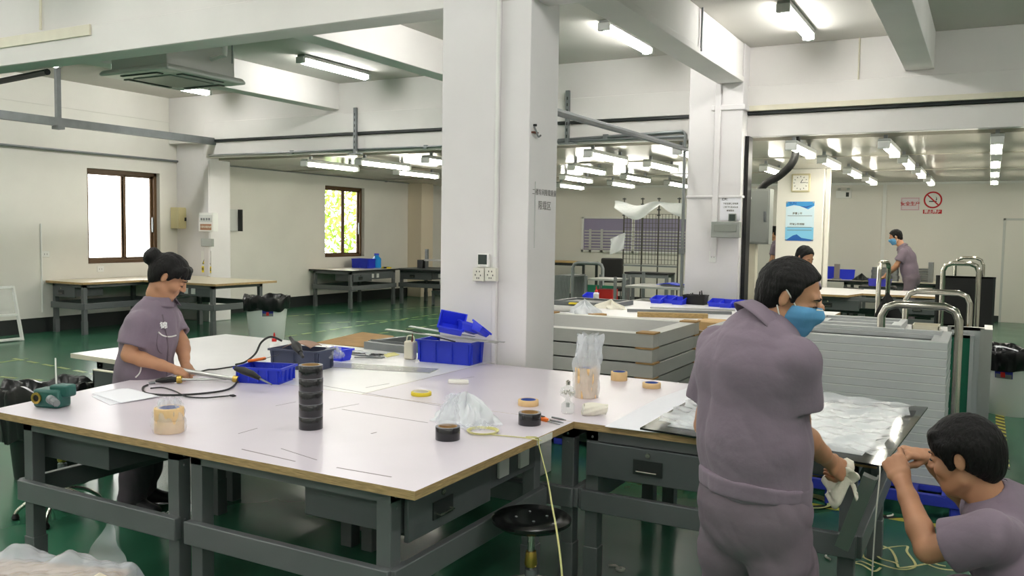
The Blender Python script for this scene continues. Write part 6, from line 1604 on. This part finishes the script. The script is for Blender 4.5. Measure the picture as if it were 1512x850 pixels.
MB().tube([a, a.lerp(b, .25), a.lerp(b, .9), b], [.014, .014, .011, .012], 12).build('rod', alum, t); MB().tube([a.lerp(b, .93), b], .019, 12).build('tip_nut', brassm, t)

# ---- crouching man at the right
rb = V((.35, .93, .0)).normalized()
hip = V((.40, 2.70, .36)); ch = atd(1512, 815, 2.72); nk = atd(1466, 742, 2.74)
J = dict(hip=hip, chest=ch, neck=nk, rb=rb, head=atd(1424, 675, 2.76), face=V((-.93, .24, -.26)),
         shR=atd(1478, 760, 2.88), shL=atd(1462, 792, 2.56), elL=atd(1370, 812, 2.68), wrL=atd(1332, 710, 2.86),
         elR=atd(1432, 742, 3.06), wrR=atd(1368, 672, 3.06), hem=V((.43, 2.70, .36)),
         hpR=hip + V((.03, .1, -.02)), hpL=hip + V((.03, -.1, -.02)), hemn=V((.75, 0, -.65)))
J['knR'] = V((-.02, 2.98, .46)); J['knL'] = V((.0, 2.62, .34)); J['anR'] = V((.22, 2.92, .08)); J['anL'] = V((.3, 2.60, .08))
J['toeR'] = V((-.95, .3, 0)); J['toeL'] = V((-.95, .2, 0))
J['handL'] = (atd(1312, 664, 2.94) - J['wrL'], V((-.05, -.85, .25)), ((30, 42, 30), (62, 78, 45), (70, 82, 48), (76, 84, 50)), ((.25, .9, -.35), (-.05, .97, -.3), (-.15, .95, -.2)))
J['handR'] = (atd(1320, 664, 3.03) - J['wrR'], V((.1, -.25, .95)), ((46, 52, 28), (54, 60, 34), (60, 66, 38), (66, 70, 40)), ((.3, .9, -.5), (.0, .95, -.4), (-.1, .95, -.3)))
crm, csv_ = person('crouching man in mauve uniform peeling a strip at the table corner', J, .0042, 'thick', False, seed=21, W=.205, Dp=.13, hs=.98, base=V((.15, 2.75, 0)))

# ---- people in the room behind
def standing(label, c, rb, lean, hz, h, hair, mask, reach, seed, face, tm=None, W=.19, hand_z=.9):
    rb = V(rb).normalized(); fb = UZ.cross(rb); c = V(c)
    hip = V((c.x, c.y, .56 * hz)); ch = hip + UZ * (.22 * hz) + fb * (.1 * lean); nk = ch + UZ * (.115 * hz) + fb * (.12 * lean)
    J = dict(hip=hip, chest=ch, neck=nk, rb=rb, head=nk + UZ * (.1 * hz) + fb * (.05 + .08 * lean), face=V(face),
             shR=ch.lerp(nk, .45) + rb * .165, shL=ch.lerp(nk, .45) - rb * .165, hem=hip - UZ * .02)
    for s, k in (('R', 1), ('L', -1)):
        J['el' + s] = J['sh' + s] - UZ * .22 + fb * (.13 * reach) + rb * (.03 * k); J['wr' + s] = V((J['el' + s].x, J['el' + s].y, hand_z + .02)) + fb * (.21 * reach) - rb * (.05 * k)
        J['hp' + s] = hip + rb * (.09 * k) - UZ * .03; J['kn' + s] = V((J['hp' + s].x, J['hp' + s].y, .44)) + fb * .03; J['an' + s] = V((J['hp' + s].x, J['hp' + s].y, .08)); J['toe' + s] = fb
        J['hand' + s] = (fb - UZ * .3, UZ + fb * .3, NAT)
    return person(label, J, h, hair, mask, seed=seed, detail=h < .009, W=W, Dp=.12)
x = ony(1346, 400, 16.3).x
standing('masked man in mauve uniform working at the back bench of the right room', (x, 16.3, 0), (0, 1, 0), .75, 1.62, .008, 'short', True, .9, 31, (-.93, -.1, -.4))
x = ony(1168, 400, 10.25).x
standing('man mostly hidden behind the standing man, only hair and a hand showing', (x - .02, 10.45, 0), (-.9, -.43, 0), 1.4, 1.37, .008, 'short', False, 1.1, 37, (.75, -.5, -.5), hand_z=.84)
x = ony(1150, 370, 16.8).x
standing('person in mauve uniform half hidden behind the clock column', (x, 16.8, 0), (0, 1, 0), .2, 1.66, .012, 'short', False, .4, 41, (-1, -.1, -.2))
sc = bpy.context.scene
sc.view_settings.view_transform = 'Standard'; sc.view_settings.look = 'None'
sc.view_settings.gamma = 1; sc.view_settings.use_curve_mapping = False
sc.view_settings.exposure = EXPO
cy = sc.cycles
cy.use_denoising = True; cy.max_bounces = 8; cy.diffuse_bounces = 4; cy.glossy_bounces = 3; cy.transmission_bounces = 6
cy.transparent_max_bounces = 12; cy.caustics_reflective = False; cy.caustics_refractive = False
cy.sample_clamp_indirect = 6; cy.use_light_tree = True; cy.use_adaptive_sampling = True
for m, e in ((ledm, TUBE), (ledm2, TUBE * .72)): m.node_tree.nodes['Principled BSDF'].inputs['Emission Strength'].default_value = e
